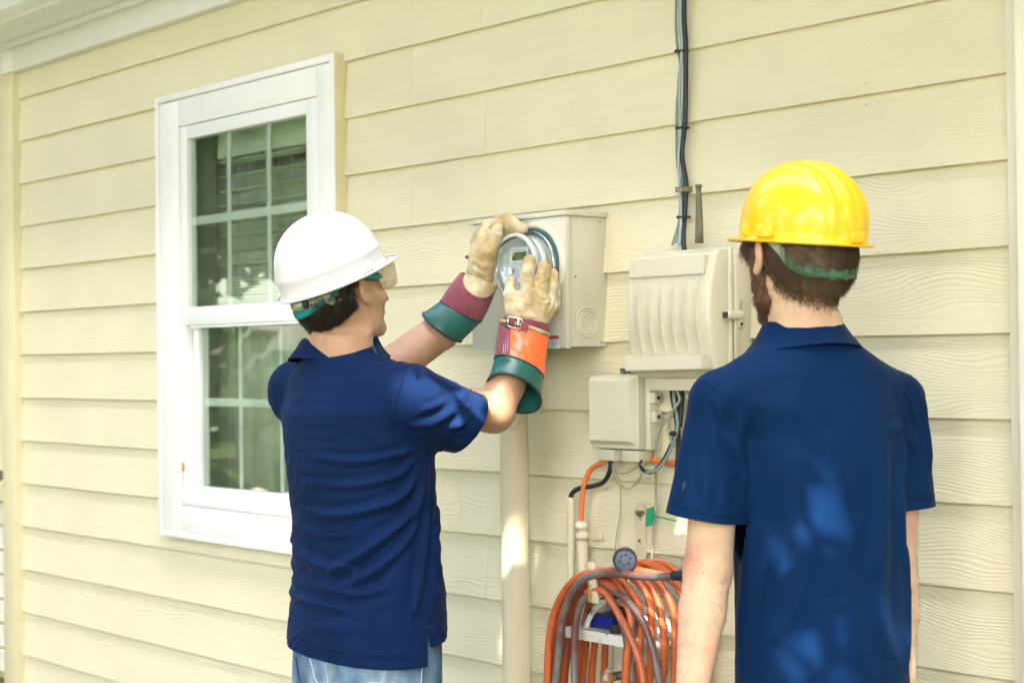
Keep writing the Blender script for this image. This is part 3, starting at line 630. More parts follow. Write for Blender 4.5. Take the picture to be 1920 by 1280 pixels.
# latch on the right side
bm = bmesh.new(); box(bm, nx1 - .004, nx1 + .012, -.088, -.030, 1.538, 1.560, .0085, 4); bm_obj('latch', bm, M['nid'], nd, smooth=True)
box_obj('latch_slot', M['ink'], nd, nx1 - .006, nx1 + .008, -.0895, -.086, 1.542, 1.556)
bm = bmesh.new(); box(bm, nx1 - .001, nx1 + .006, -.048, -.026, 1.518, 1.545, .006, 3); bm_obj('lock_lug', bm, M['nid'], nd, smooth=True)
bm = bmesh.new(); cyl(bm, (nx1 + .005, -.037, 1.528), (1, 0, 0), .0045, .002, 16); bm_obj('lug_hole', bm, M['ink'], nd)
box_obj('hinge_rib', M['nid'], nd, nx1 - .0005, nx1 + .004, -.058, -.048, 1.43, 1.538, .001)
box_obj('latch_pin', M['steel'], nd, nx1 + .0, nx1 + .004, -.036, -.030, 1.562, 1.585, .001)
for q in ((nx0 + .03, nx1 - .03, .0),):
    box_obj('cable_trough', M['nid'], nd, q[0], q[1], -.085, .0, 1.372, nz0 + .010, .003)

# small grey junction box
jb = place('junction_box', 'small pale grey plastic junction box with side clips left of the cable bundle', 'utility box', (-3.0, 0, 1.20))
jx0, jx1, jz0, jz1 = -3.113, -2.912, 1.222, 1.408
bm = bmesh.new(); box(bm, jx0 + .028, jx1 - .008, -.035, .012, jz0, jz1 + .002, .004); bm_obj('back_housing', bm, M['nid2'], jb, smooth=True)
# lid with chamfered raised panel
def frus(bm, x0, x1, z0, z1, y0, y1, c):
    vs = [bm.verts.new(p) for p in ((x0, y0, z0), (x1, y0, z0), (x1, y0, z1), (x0, y0, z1), (x0 + c, y1, z0 + c), (x1 - c, y1, z0 + c), (x1 - c, y1, z1 - c), (x0 + c, y1, z1 - c))]
    for f in ((0, 1, 2, 3), (7, 6, 5, 4), (0, 4, 5, 1), (1, 5, 6, 2), (2, 6, 7, 3), (3, 7, 4, 0)): bm.faces.new([vs[i] for i in f])
bm = bmesh.new(); box(bm, jx0 + .008, jx1 - .022, -.062, -.0355, jz0 + .002, jz1, .004); bm_obj('lid', bm, M['nid2'], jb, smooth=True)
bm = bmesh.new(); frus(bm, jx0 + .010, jx1 - .026, jz0 + .012, jz1 - .004, -.0615, -.080, .011); bm_obj('lid_panel', bm, M['nid2'], jb)
for x in (jx0 + .026, jx0 + .112):
    bm = bmesh.new(); box(bm, x, x + .060, -.058, -.004, jz0 - .030, jz0 - .0005, .004); bm_obj('cable_boot', bm, M['nid2'], jb, smooth=True)
for z in (1.352, 1.305):
    bm = bmesh.new(); box(bm, jx1 - .009, jx1 + .010, -.034, -.010, z - .014, z + .014, .003); cp = bm_obj('side_clip', bm, M['nid2'], jb, smooth=True)
    bm = bmesh.new(); cyl(bm, (jx1 + .0095, -.022, z), (1, 0, 0), .0055, .0012, 14); bm_obj('clip_hole', bm, M['ink'], cp)
bk = place('wall_bracket', 'small steel clamp bracket with screw on top of the grey junction box', 'bracket', (-2.996,-0.02,1.426))
o = box_obj('plate', M['steel'], bk, -3.030, -2.990, -.03, .0, 1.409, 1.426, .002); bm = bmesh.new(); cyl(bm, (-3.012, -.0305, 1.418), (0, -1, 0), .006, .004, 12); bm_obj('screw', bm, M['darkmetal'], bk)

# ================================================================== cables
cb = place('cable_bundle', 'bundle of black and grey green cables tied together running down the siding to telecom box', 'cables', (-2.829,-0.015,1.752))
def cable(name, pts, r, m, parent, n=8): return tube(name, pts, r, m, parent, 8, n)
cable('black_cable', [(-2.8060, -.014, 2.77), (-2.806,-0.014,2.404), (-2.807,-0.014,2.286), (-2.803,-0.014,2.194), (-2.809,-0.014,2.025), (-2.82,-0.014,1.948), (-2.808,-0.014,1.875), (-2.813,-0.014,1.803), (-2.804,-0.03,1.75), (-2.787,-0.045,1.71)], .0062, M['cableblack'], cb)
cable('blue_cable', [(-2.8080, -.022, 2.77), (-2.808,-0.022,2.403), (-2.812,-0.022,2.286), (-2.808,-0.022,2.207), (-2.817,-0.024,2.09), (-2.816,-0.022,2.012), (-2.823,-0.024,1.934), (-2.816,-0.024,1.803), (-2.803,-0.045,1.723)], .0036, M['cableblue'], cb)
cable('green_cable', [(-2.8330, -.012, 2.77), (-2.833,-0.012,2.409), (-2.837,-0.012,2.278), (-2.831,-0.014,2.211), (-2.821,-0.014,2.157), (-2.837,-0.012,2.068), (-2.839,-0.012,1.95), (-2.83,-0.012,1.87), (-2.831,-0.014,1.792), (-2.837,-0.035,1.726)], .0034, M['cablegreen'], cb)
cable('green_cable', [(-2.8190, -.018, 2.77), (-2.819,-0.018,2.405), (-2.819,-0.018,2.261), (-2.808,-0.02,2.207), (-2.825,-0.018,2.118), (-2.82,-0.016,2.013), (-2.818,-0.016,1.934), (-2.82,-0.018,1.804), (-2.814,-0.045,1.729)], .0030, M['cablegreen'], cb)
for y in (97, 241, 408):
    c = (-2.813,-0.016,2.326); z_ = {97: 2.2000, 241: 2.0120, 408: 1.7940}[y]
    P = [(c[0] + .014 * math.cos(a), -.015 + .013 * math.sin(a), z_) for a in np.linspace(0, 6.283, 17)[:-1]]
    tube('cable_tie', P, .0026, M['cableblack'], cb, 6, raw=True, closed=True)
    blob('tie_head', M['cableblack'], cb, (c[0] - .009, -.029, z_), (.005, .004, .004))
box_obj('cable_clamp', M['post'], cb, -2.8280, -2.7990, -.032, .0, 1.8550, 1.8680, .001)
o = tube('cable_guard', [(-2.738,-0.045,1.725), (-2.737,-0.045,1.771), (-2.738,-0.045,1.848), (-2.738,-0.045,1.858), (-2.738,-0.045,1.859), (-2.737,-0.045,1.866)], [.0105, .0095, .0068, .0066, .0085, .0085], M['post'], None, 16, 1)
tag(o, 'tapered olive grey tube standing upright on top of the telecom box', 'tube')

lc = place('hanging_cables', 'tangle of black and beige cables hanging below the telecom box', 'cables', (-2.845,-0.03,1.334))
cable('black_cable', [(-2.842,-0.04,1.413), (-2.85,-0.03,1.36), (-2.835,-0.03,1.295), (-2.844,-0.025,1.262), (-2.878,-0.03,1.202), (-2.901,-0.045,1.17), (-2.933,-0.05,1.175), (-2.945,-0.045,1.198)], .0050, M['cableblack'], lc)
cable('black_cable', [(-2.821,-0.05,1.413), (-2.832,-0.04,1.354), (-2.822,-0.04,1.283), (-2.847,-0.045,1.217), (-2.878,-0.055,1.177), (-2.915,-0.055,1.17)], .0042, M['cablegreen'], lc)
cable('black_cable', [(-2.825,-0.035,1.412), (-2.84,-0.02,1.334), (-2.843,-0.015,1.242), (-2.847,-0.02,1.151)], .006, M['cableblack'], lc)
cable('black_cable', [(-2.789,-0.045,1.413), (-2.813,-0.03,1.36), (-2.823,-0.03,1.282)], .006, M['cableblack'], lc)
cable('beige_cable', [(-2.794,-0.06,1.413), (-2.803,-0.06,1.374), (-2.8,-0.055,1.348), (-2.834,-0.05,1.315), (-2.851,-0.04,1.282), (-2.838,-0.035,1.256)], .0032, M['cablepale'], lc)
cable('beige_cable', [(-2.79,-0.06,1.413), (-2.779,-0.06,1.381), (-2.765,-0.06,1.349), (-2.76,-0.05,1.31)], .0038, M['cablepale'], lc)
cable('beige_cable', [(-2.779,-0.065,1.413), (-2.762,-0.065,1.377), (-2.75,-0.06,1.349)], .0038, M['cablepale'], lc)
cable('beige_cable', [(-2.846,-0.03,1.308), (-2.896,-0.02,1.28), (-2.921,-0.014,1.226), (-2.926,-0.012,1.146), (-2.927,-0.012,1.067), (-2.937,-0.012,1.013), (-2.935,-0.02,0.934), (-2.942,-0.02,0.84)], .0028, M['cablepale'], lc)
cable('beige_cable', [(-2.851,-0.03,1.321), (-2.864,-0.028,1.281), (-2.854,-0.03,1.249), (-2.843,-0.03,1.232)], .0032, M['cablepale'], lc)
for p in ((-2.832,-0.045,1.266),): blob('tie_head', M['cableblack'], lc, p, (.011, .009, .007))
lp = place('looped_wires', 'thin beige wires looped under the small junction box', 'wires', (-3.029,-0.02,1.155))
cable('wire', [(-3.04,-0.05,1.186), (-3.047,-0.04,1.156), (-3.038,-0.03,1.131), (-3.01,-0.03,1.121), (-2.972,-0.035,1.139), (-2.941,-0.045,1.167), (-2.93,-0.05,1.193)], .0018, M['cablepale'], lp)
cable('wire', [(-3.04,-0.045,1.186), (-3.037,-0.035,1.149), (-3.016,-0.03,1.124), (-2.976,-0.035,1.132), (-2.943,-0.045,1.157), (-2.936,-0.05,1.19)], .0018, M['cablepale'], lp)
cable('wire', [(-3.052,-0.04,1.185), (-3.053,-0.03,1.163), (-3.019,-0.02,1.161), (-2.955,-0.04,1.184)], .0016, M['cablepale'], lp)
cable('wire', [(-3.043,-0.02,1.128), (-3.052,-0.012,1.059), (-3.069,-0.012,0.99), (-3.072,-0.014,0.935), (-3.081,-0.014,0.757), (-3.087,-0.014,0.634)], .0016, M['cablepale'], lp)

# orange conduit, black feed and the two small pipes
op = place('orange_conduit_run', 'bright orange flexible conduit dropping into the short cream pipe with strap', 'conduit', (-3.175,-0.035,1.039))
cable('orange_conduit', [(-3.173,-0.035,1.018), (-3.173,-0.035,1.053), (-3.161,-0.035,1.123), (-3.14,-0.03,1.165), (-3.096,-0.03,1.183), (-3.044,-0.014,1.199), (-2.981,-0.01,1.2), (-2.896,-0.012,1.193), (-2.85,-0.012,1.189)], .0068, M['orangecond'], op, 10)
o = tube('orange_sleeve', [(-3.175,-0.035,1.031), (-3.175,-0.035,1.02)], .0098, M['conduit'], op, 16, 2)
o = cable('black_feed_cable', [(-3.051,-0.045,1.194), (-3.059,-0.04,1.166), (-3.088,-0.035,1.136), (-3.137,-0.03,1.122), (-3.177,-0.03,1.116), (-3.206,-0.03,1.105), (-3.22,-0.028,1.089), (-3.221,-0.028,1.064)], .0066, M['cableblack'], None, 10)
tag(o, 'thick black cable curving from the junction box into the thin pipe', 'cable')
o = tube('thin_pipe', [(-3.22,-0.028,1.089), (-3.222, -.028, .9), (-3.221, -.028, .3), (-3.221, -.028, .02)], .0098, M['conduit'], None, 16, 4); tag(o, 'thin cream pipe with open top left of the strapped pipe', 'pipe')
pp = place('strapped_pipe', 'short cream pipe with strap clamp receiving the orange conduit', 'pipe', (-3.172, -.035, .02))
tube('pipe', [(-3.173,-0.035,1.02), (-3.170, -.035, .9), (-3.168, -.035, .3), (-3.168, -.035, .02)], .0145, M['conduit'], pp, 20, 4)
zc = 0.9910
tube('strap', [(-3.171, -.035, zc - .009), (-3.171, -.035, zc + .009)], .0175, M['conduit'], pp, 20, 1); box_obj('strap_ear', M['conduit'], pp, -3.155, -3.128, -.012, -.001, zc - .010, zc + .008, .002)
tube('caulk', [(-3.173,-0.035,1.028), (-3.173,-0.035,1.009)], [.016, .018], M['nid2'], pp, 14, 2)
# perforated strip
ps = place('perforated_strip', 'cream painted metal strip with two keyhole slots left of the green tag', 'metal strip', (-2.99,-0.004,1.008))
a0 = (-3.008,-0.004,1.068); a1 = (-2.971,-0.004,0.903)
bm = bmesh.new(); box(bm, a0[0], a1[0], -.0045, -.001, a1[2] - .05, a0[2], .001); cyl(bm, ((a0[0] + a1[0]) / 2, -.001, a0[2]), (0, -1, 0), abs(a1[0] - a0[0]) / 2, .0035, 20); bm_obj('strip', bm, M['conduit'], ps)
for c in ((-2.99,-0.005,1.053), (-2.992,-0.005,0.99)):
    bm = bmesh.new(); cyl(bm, (c[0], -.0046, c[2]), (0, -1, 0), .005, .0012, 14); bm_obj('slot', bm, M['post'], ps)
    blob('screw_head', M['nid2'], ps, (c[0] + .003, -.006, c[2] - .007), (.0035, .003, .0035))
gt = place('green_tag', 'small green plastic tag with long tail clipped on the beige cable', 'tag', (-2.94,-0.012,1.055))
g = [(-2.955,-0.012,1.074), (-2.933,-0.012,1.081), (-2.937,-0.012,1.035), (-2.96,-0.012,1.029)]
V = [(p[0], -.013, p[2]) for p in g] + [(p[0], -.010, p[2]) for p in g]; link('tag_plate', nmesh('tag_plate', V, [(0, 1, 2, 3), (7, 6, 5, 4), (0, 4, 5, 1), (1, 5, 6, 2), (2, 6, 7, 3), (3, 7, 4, 0)], False), gt, M['greentag'])
tube('tag_tail', [(-2.935,-0.014,1.058), (-2.899,-0.02,1.056), (-2.843,-0.026,1.052)], .0022, M['greentag'], gt, 8, 4); blob('tag_clip', M['greentag'], gt, (-2.926,-0.015,1.059), (.004, .004, .006))

# ================================================================== hose hanger with what hangs on and lies in it
hh = place('hose_hanger', 'white enamelled metal hose hanger with shelf and rusty hook on the siding', 'hose hanger', (-2.87, 0, .70))
hz = 0.8750
# curved saddle
sad = []
for s in (0.0, .16):
    sad.append([(-2.905 + .118 * math.sin(a), -.02 - s, .745 + .130 * math.cos(a)) for a in np.linspace(R(-82), R(82), 25)])
V, F = loft_mesh(sad, closed=False); o = link('saddle', nmesh('saddle', V, F), hh, M['hanger']); solidify(o, .004)
sad2 = [[(-2.905 + (.118 + q) * math.sin(a), -.180, .745 + (.130 + q) * math.cos(a)) for a in np.linspace(R(-82), R(82), 25)] for q in (-.016, .006)]
V, F = loft_mesh(sad2, closed=False); o = link('saddle_lip', nmesh('saddle_lip', V, F), hh, M['hanger']); solidify(o, .003)
sh0 = (-3.056,-0.2,0.779); sh1 = (-2.814,-0.2,0.769)
zs = .790
V = [(-3.055, -.205, zs), (-2.790, -.205, zs), (-2.760, -.02, zs), (-3.03, -.02, zs), (-3.052, -.205, zs - .027), (-2.792, -.205, zs - .027), (-2.762, -.02, zs - .027), (-3.03, -.02, zs - .027)]
V = [(-3.055, -.205, zs), (-2.800, -.205, zs), (-2.765, -.02, zs), (-3.03, -.02, zs), (-3.052, -.205, zs - .026), (-2.812, -.205, zs - .026), (-2.775, -.02, zs - .026), (-3.03, -.02, zs - .026)]
o = link('shelf', nmesh('shelf', V, [(0, 1, 2, 3), (7, 6, 5, 4), (0, 4, 5, 1), (1, 5, 6, 2), (2, 6, 7, 3), (3, 7, 4, 0)], False), hh, M['hanger'])
box_obj('back_plate', M['hanger'], hh, -3.0, -2.77, -.018, -.004, .70, .90, .003)
# hook: flat upturned tongue in front
hk0 = (-2.908,-0.245,0.954)
bm = bmesh.new(); box(bm, -2.917, -2.881, -.258, -.249, .868, .966, .003); 
for v in bm.verts:
    if v.co.z > .94: v.co.x = -2.899 + (v.co.x + 2.899) * (1 - ((v.co.z - .94) / .025) ** 2 * .5)
    v.co.x -= (v.co.z - .872) * .09
bm_obj('hook', bm, M['rustyhook'], hh, smooth=True)
box_obj('hook_arm', M['hanger'], hh, -2.910, -2.888, -.249, -.02, .869, .875, .001)
# hose coil
hz_ = place('garden_hose', 'orange rubber garden hose coiled in many loops over the white hanger', 'hose', (-2.87, -.15, .2))
def loop(xl, xr0, zt, y, zb=.16, cx=-2.895, wob=0, ex=2.25):
    P = []; xr = xr0 - .03
    for k in range(44):
        a = math.pi + 2 * math.pi * k / 44       # from the left, over the top
        c, s = math.cos(a), math.sin(a); c2 = -abs(s) if False else None
        a2 = 2 * math.pi * k / 44; cx_ = -math.cos(a2); sz = math.sin(a2)
        hw = (cx - xl) if cx_ < 0 else (xr - cx); px = cx + hw * math.copysign(abs(cx_) ** (2 / ex), cx_)
        hh_ = (zt - .55) if sz > 0 else (.55 - zb); pz = .55 + hh_ * math.copysign(abs(sz) ** (2 / ex), sz)
        if pz < .86 and px > cx: px -= .11 * min(1, (.86 - pz) / .35) * min(1, (px - cx) / .1)
        P.append((px + wob * noise.noise(Vector((k * .3, xl * 30, 0))), y + wob * 1.2 * noise.noise(Vector((k * .25, 5, xr * 30))), pz))
    return P
turns = [(-3.085, -2.64, .948, -.05, .20), (-3.100, -2.655, .945, -.075, .18), (-3.118, -2.625, .950, -.10, .15), (-3.108, -2.665, .940, -.125, .22), (-3.128, -2.690, .935, -.15, .17),
         (-3.112, -2.705, .938, -.172, .20), (-3.120, -2.725, .925, -.195, .15), (-3.095, -2.745, .928, -.215, .19), (-3.105, -2.72, .918, -.232, .21)]
spiral = []
for i, (xl, xr, zt, y, zb) in enumerate(turns):
    P = loop(xl, xr, zt, y, zb, wob=.008)
    for k, p in enumerate(P):
        if i + 1 < len(turns):
            t = k / 44; q = loop(*turns[i + 1][:4], turns[i + 1][4], wob=.008)[k] if k > 30 else p; s = max(0, (k - 30) / 14)
            p = tuple(p[j] * (1 - s) + q[j] * s for j in range(3))
        spiral.append(p)
tube('coil', spiral, .0092, M['hose'], hz_, 10, 3)
tube('coil', [(-2.806,-0.22,0.68), (-2.822,-0.225,0.798), (-2.857,-0.23,0.871), (-2.896,-0.235,0.895), (-2.924,-0.24,0.888), (-2.958,-0.24,0.861), (-2.978,-0.24,0.808), (-2.985,-0.24,0.729), (-2.984,-0.24,0.639), (-2.98, -.235, .3)], .0092, M['hosedark'], hz_, 10, 6)
tube('coil', [(-2.745,-0.24,0.673), (-2.761,-0.24,0.745), (-2.792,-0.243,0.804), (-2.83,-0.245,0.856), (-2.861,-0.247,0.891), (-2.891,-0.25,0.902), (-2.931,-0.247,0.888)], .0092, M['hose'], hz_, 10, 6)
tube('coil', [(-2.698,-0.235,0.679), (-2.717,-0.235,0.762), (-2.755,-0.235,0.838), (-2.813,-0.235,0.886), (-2.861,-0.235,0.904), (-2.902,-0.232,0.907)], .0094, M['hosedark'], hz_, 10, 6)
tube('coil', [(-3.041,-0.255,0.633), (-3.028,-0.255,0.713), (-3.011,-0.255,0.806), (-2.983,-0.255,0.873), (-2.942,-0.258,0.916), (-2.898,-0.26,0.935), (-2.823,-0.262,0.947), (-2.735,-0.262,0.948), (-2.676,-0.262,0.952), (-2.624,-0.262,0.959)], .0096, M['hosedark'], hz_, 10, 6)
tube('coil', [(-3.074,-0.25,0.627), (-3.068,-0.25,0.733), (-3.051,-0.25,0.814), (-3.009,-0.252,0.883), (-2.953,-0.254,0.925), (-2.91,-0.252,0.939), (-2.854,-0.25,0.949), (-2.775,-0.24,0.956), (-2.691,-0.22,0.945), (-2.627,-0.2,0.903)], .0092, M['hose'], hz_, 10, 6)
tube('hose_coupling', [(-2.629,-0.262,0.959), (-2.607,-0.262,0.962), (-2.581,-0.262,0.965)], .0115, M['rubber'], hz_, 16, 2)
# spray nozzle
nz = place('spray_nozzle', 'round blue grey spray nozzle head resting on top of the hose coil', 'spray nozzle', (-2.786,-0.26,0.984))
NC = (-2.791,-0.255,0.982); NR = Matrix.Rotation(R(44), 3, 'Z'); nrot = (0, 0, R(44))
def nzp(x, y, z): q = NR @ Vector((x, y, z)); return (NC[0] + q.x, NC[1] + q.y, NC[2] + q.z)
V, F = lathe_mesh([(.013, -.035), (.022, -.012), (.0285, -.002), (.0290, .010), (.0275, .014), (.0235, .014), (.0225, .010)], 32); link('nozzle_housing', nmesh('nozzle_housing', V, F), nz, M['nozzlecap'], NC, nrot)
V, F = lathe_mesh([(.0228, .004), (.0228, .0115), (.021, .0125), (.0005, .0118)], 32); fc = link('nozzle_face', nmesh('nozzle_face', V, F), nz, M['nozzle'], NC, nrot)
for k in range(6):
    a = k * math.pi / 3 + .3; V, F = lathe_mesh([(.0040, 0), (.0040, .0012), (.0026, .0012), (.0024, .0), (.0002, .0)], 12)
    o = link('spray_port', nmesh('spray_port', V, F), nz, M['rubber'] if k % 2 else M['nozzlecap'], nzp(.0125 * math.cos(a), -.0122, .0125 * math.sin(a)), nrot)
V, F = lathe_mesh([(.0045, 0), (.0045, .002), (.0025, .002), (.002, 0), (.0002, 0)], 12); link('spray_port', nmesh('spray_port', V, F), nz, M['darkmetal'], nzp(0, -.0122, 0), nrot)
for k in range(20):
    a = k * math.pi / 10; box_obj('grip_tooth', M['nozzle'], nz, -.0011, .0011, -.0006, .0006, -.0011, .0011, 0, nzp(.0195 * math.cos(a), -.0128, .0195 * math.sin(a)))
tube('nozzle_handle', [(NC[0] - .005, NC[1] + .03, NC[2] - .012), (-2.869,-0.235,0.948), (-2.92,-0.225,0.938), (-2.97,-0.21,0.924)], [.014, .0105, .0095, .010], M['cableblue'], nz, 12, 5)
# blue box and black cap on the shelf
o = box_obj('blue_box', M['bluebox'], None, -3.000, -2.925, -.17, -.10, .7915, .822, .002); o.data.name = 'blue_box'; tag(o, 'dark blue plastic box lying on the hanger shelf', 'box')
bm = bmesh.new(); c_ = (-2.885,-0.19,0.796)
cyl(bm, (-2.893, -.185, .7915), (0, 0, 1), .0155, .020, 24); bm.faces.ensure_lookup_table(); 
for k in range(24):
    a = k * math.pi / 12; box(bm, -2.893 + .0152 * math.cos(a) - .001, -2.893 + .0152 * math.cos(a) + .001, -.185 + .0152 * math.sin(a) - .001, -.185 + .0152 * math.sin(a) + .001, .7935, .8095)
o = bm_obj('black_cap', bm, M['rubber']); o.name = 'bottle_cap'; tag(o, 'ribbed black plastic cap on the hanger shelf beside the blue box', 'cap')
# spigot
sp = place('garden_spigot', 'old brass wall spigot with rusty round handle under the hanger shelf', 'spigot', (-2.96, 0, .68))
HC = (-2.988,-0.13,0.663)
V = []; F = []
for k in range(30):
    a = 2 * math.pi * k / 30; rr = .0215 + .0045 * math.cos(5 * a)
    for y in (0, .008): V.append((HC[0] + rr * math.cos(a), HC[1] + y, HC[2] + rr * math.sin(a)))
F = [(2 * k, 2 * k + 1, (2 * k + 3) % 60, (2 * k + 2) % 60) for k in range(30)] + [tuple(range(0, 60, 2)), tuple(range(1, 60, 2))[::-1]]
wh = link('handle_wheel', nmesh('handle_wheel', V, F, False), sp, M['rusthandle'])
bm = bmesh.new(); cyl(bm, (HC[0], HC[1] + .001, HC[2]), (0, -1, 0), .008, .006, 6); bm_obj('handle_screw', bm, M['nid2'], wh)
tube('stem', [(HC[0], HC[1] + .008, HC[2]), (HC[0] + .03, -.06, HC[2] + .006), (HC[0] + .055, -.005, HC[2] + .012)], [.009, .0135, .014], M['brass'], sp, 16, 4)
tube('spout', [(HC[0] + .025, -.07, HC[2]), (HC[0] + .022, -.10, HC[2] - .03), (HC[0] + .022, -.115, HC[2] - .06)], .0105, M['brass'], sp, 14, 4)
bm = bmesh.new(); cyl(bm, (HC[0] + .055, .004, HC[2] + .012), (0, -1, 0), .026, .009, 24); bm_obj('wall_flange', bm, M['brass'], sp)

# right downspout
rd = place('downspout', 'cream square downspout with rounded corners at the right edge of wall', 'downspout', (-1.84, -.06, 0))
bm = bmesh.new(); box(bm, -1.850, -1.768, -.095, -.030, 0.02, 2.76, .012, 4); bm_obj('downspout_pipe', bm, M['trimpale'], rd, smooth=True, )
for x in (-1.829, -1.809, -1.789): box_obj('pipe_rib', M['trimpale'], rd, x - .004, x + .004, -.0985, -.094, .05, 2.74, .002)

# ================================================================== people
T1=[(.70,.024,.226,.160,0),(.80,.026,.222,.158,0),(.88,.029,.215,.154,0),(.976,.028,.205,.147,0),(1.10,.021,.200,.144,0),(1.231,.010,.205,.146,0),(1.33,0,.208,.146,0),(1.40,-.008,.180,.122,0),(1.44,-.018,.125,.098,0),(1.47,-.028,.090,.085,0),(1.51,-.035,.075,.078,0)]

T2=[(.55,0,.190,.14,.03),(.80,0,.176,.133,.032),(1.0,0,.173,.130,.030),(1.15,0,.176,.128,.028),(1.26,0,.181,.127,.02),(1.36,0,.185,.12,.008),(1.42,-.005,.165,.105,.006),(1.46,-.01,.115,.086,.005),(1.485,-.015,.078,.072,.004),(1.52,-.015,.068,.066,.004)]

def rotm(yaw, pitch, roll=0):
    return Matrix.Rotation(yaw, 3, 'Z') @ Matrix.Rotation(pitch, 3, 'X') @ Matrix.Rotation(roll, 3, 'Y')
def skull(p, s=1.0):
    d = sd_ell(p, (0, -.018 * s, .028 * s), (.078 * s, .100 * s, .092 * s))
    d = smin(d, sd_ell(p, (0, -.045 * s, -.02 * s), (.066 * s, .066 * s, .062 * s)), .03)
    return d
def head_sdf(p, s=1.0):
    """head-local metres: x to the right ear, y to the nose, z up"""
    q = p.copy(); q[:, 0] = np.abs(q[:, 0]); d = skull(p, s)
    d = smin(d, sd_ell(p, (0, .030, -.035), (.062, .066, .082)), .03)
    d = smin(d, sd_cone(q, (.052, .006, -.048), (.044, .020, -.078), .018, .018), .02)       # jaw corner
    d = smin(d, sd_cone(q, (.044, .020, -.078), (.012, .070, -.102), .018, .016), .022)       # jaw line
    d = smin(d, sd_ell(p, (0, .073, -.103), (.022, .017, .016)), .018)                        # chin
    d = smin(d, sd_ell(q, (.042, .062, -.024), (.024, .022, .020)), .02)                      # cheek
    d = smin(d, sd_cone(q, (.0, .086, .026), (.040, .074, .024), .012, .010), .014)           # brow
    d = smax(d, -sd_ell(q, (.031, .095, .003), (.018, .016, .012)), .012)                     # eye socket
    d = smin(d, sd_ell(q, (.031, .076, .002), (.0125, .0125, .0115)), .004)                   # eyeball
    d = smin(d, sd_cone(p, (0, .090, .008), (0, .107, -.028), .008, .011), .010)              # nose
    d = smin(d, sd_ell(q, (.012, .104, -.036), (.009, .010, .008)), .006)
    d = smin(d, sd_cone(q, (0, .095, -.060), (.020, .087, -.063), .0060, .004), .008)         # lips
    d = smin(d, sd_cone(q, (0, .093, -.072), (.016, .086, -.071), .0065, .004), .008)
    # ears
    Re = np.array(rotm(R(26), R(6)).to_3x3())
    e = sd_ell(q, (.088, .004, .000), (.0080, .0215, .033), Re)
    e = smax(e, -sd_ell(q, (.0980, .0095, .002), (.0085, .0135, .0215), Re), .002)
    e = smin(e, sd_cone(q, (.083, .014, .010), (.0845, .006, -.012), .003, .0035), .004)
    e = smax(e, -sd_ell(q, (.088, .017, -.004), (.007, .006, .008)), .003)
    e = smin(e, sd_ell(q, (.083, .016, -.027), (.0065, .009, .0095)), .006)
    d = smin(d, e, .006)
    return d
def person_frame(name, label, loc, rz): return thing(name, label, 'person', loc, rz)
def hat_matrix(P, HC, HR, dz, dy, pitch):      # world matrix of something worn on a head
    return P @ Matrix.Translation(HC) @ HR.to_4x4() @ Matrix.Translation((0, dy, dz)) @ Matrix.Rotation(pitch, 4, 'X')
def hand_chain(root, palm, fingers, thumb):
    pr = [(root, palm, .026, .028)]
    for f in fingers: pr += [(palm, f[0], .024, .010), (f[0], f[1], .0098, .0090), (f[1], f[2], .0090, .0075)]
    pr += [(root, thumb[0], .020, .013), (thumb[0], thumb[1], .012, .0105), (thumb[1], thumb[2], .0105, .0085)]
    return pr
def relaxed_hand(wr, dirv, fwd, side):
    """hanging hand: dirv down the arm, fwd where the curled fingers go, side towards the thumb"""
    w_ = Vector(wr); d = Vector(dirv).normalized(); f = Vector(fwd).normalized(); s_ = Vector(side).normalized(); pc = w_ + d * .055
    fg = []
    for k, (o, L) in enumerate(((.030, .036), (.010, .041), (-.010, .038), (-.029, .030))):
        a = w_ + d * .092 + s_ * o; b = a + (d * .95 + f * .35).normalized() * L; c = b + (d * .6 + f * .8).normalized() * L * .95; fg.append((a, b, c))
    th = (w_ + d * .045 + s_ * .038 + f * .012, w_ + d * .080 + s_ * .050 + f * .022, w_ + d * .106 + s_ * .046 + f * .030)
    return hand_chain(w_ + d * .012, pc, fg, th)
def leg_prims(hx, z_hip, foot_y=0.0, spread=.1, cy=0.0):
    pr = []
    for s in (-1, 1):
        pr += [((s * hx, cy, z_hip), (s * spread, cy + .015, .47), .088, .060), ((s * spread, cy + .015, .47), (s * (spread + .01), cy - .01, .08), .056, .040),
               ((s * (spread + .01), cy - .02, .045), (s * (spread + .03), cy + .13, .035), .036, .034)]
    return pr
def shoes(parent, spread, cy):
    for s in (-1, 1):
        f = lambda P, s=s: np.maximum(smin(smin(sd_cone(P, (s * (spread + .01), cy - .04, .05), (s * (spread + .035), cy + .16, .045), .048, .045), sd_cone(P, (s * (spread + .01), cy - .03, .06), (s * (spread + .01), cy - .02, .13), .05, .048), .03), 9, .01), .002 - P[:, 2])
        me = sdf_mesh('boot', f, (s * .13 - .13, cy - .15, -.01), (s * .13 + .15, cy + .26, .2), .006); link('boot', me, parent, M['shoe'])
def trousers(parent, name, m, TT, z_top, hx, spread, cy, cx=0.0, scale=1.0):
    St = [(z, t[1], t[2] * scale, t[3] * scale, t[4]) for z, t in ((.62, TT[0]), (.78, TT[1]), (.99, TT[3]))]
    def f(P):
        d = sd_stack(P, St, 2.2)
        for s in (-1, 1):
            d = smin(d, sd_cone(P, (cx + s * hx, cy, .72), (cx + s * spread, cy + .01, .46), .108, .082), .03)
            d = smin(d, sd_cone(P, (cx + s * spread, cy + .01, .46), (cx + s * (spread + .01), cy - .01, .10), .080, .068), .02)
        return np.maximum(smax(d, .075 - P[:, 2], .004), P[:, 2] - (z_top - .03))
    return link(name, sdf_mesh(name, f, (cx - .27, cy - .24, .05), (cx + .27, cy + .24, z_top), .0085), parent, m)

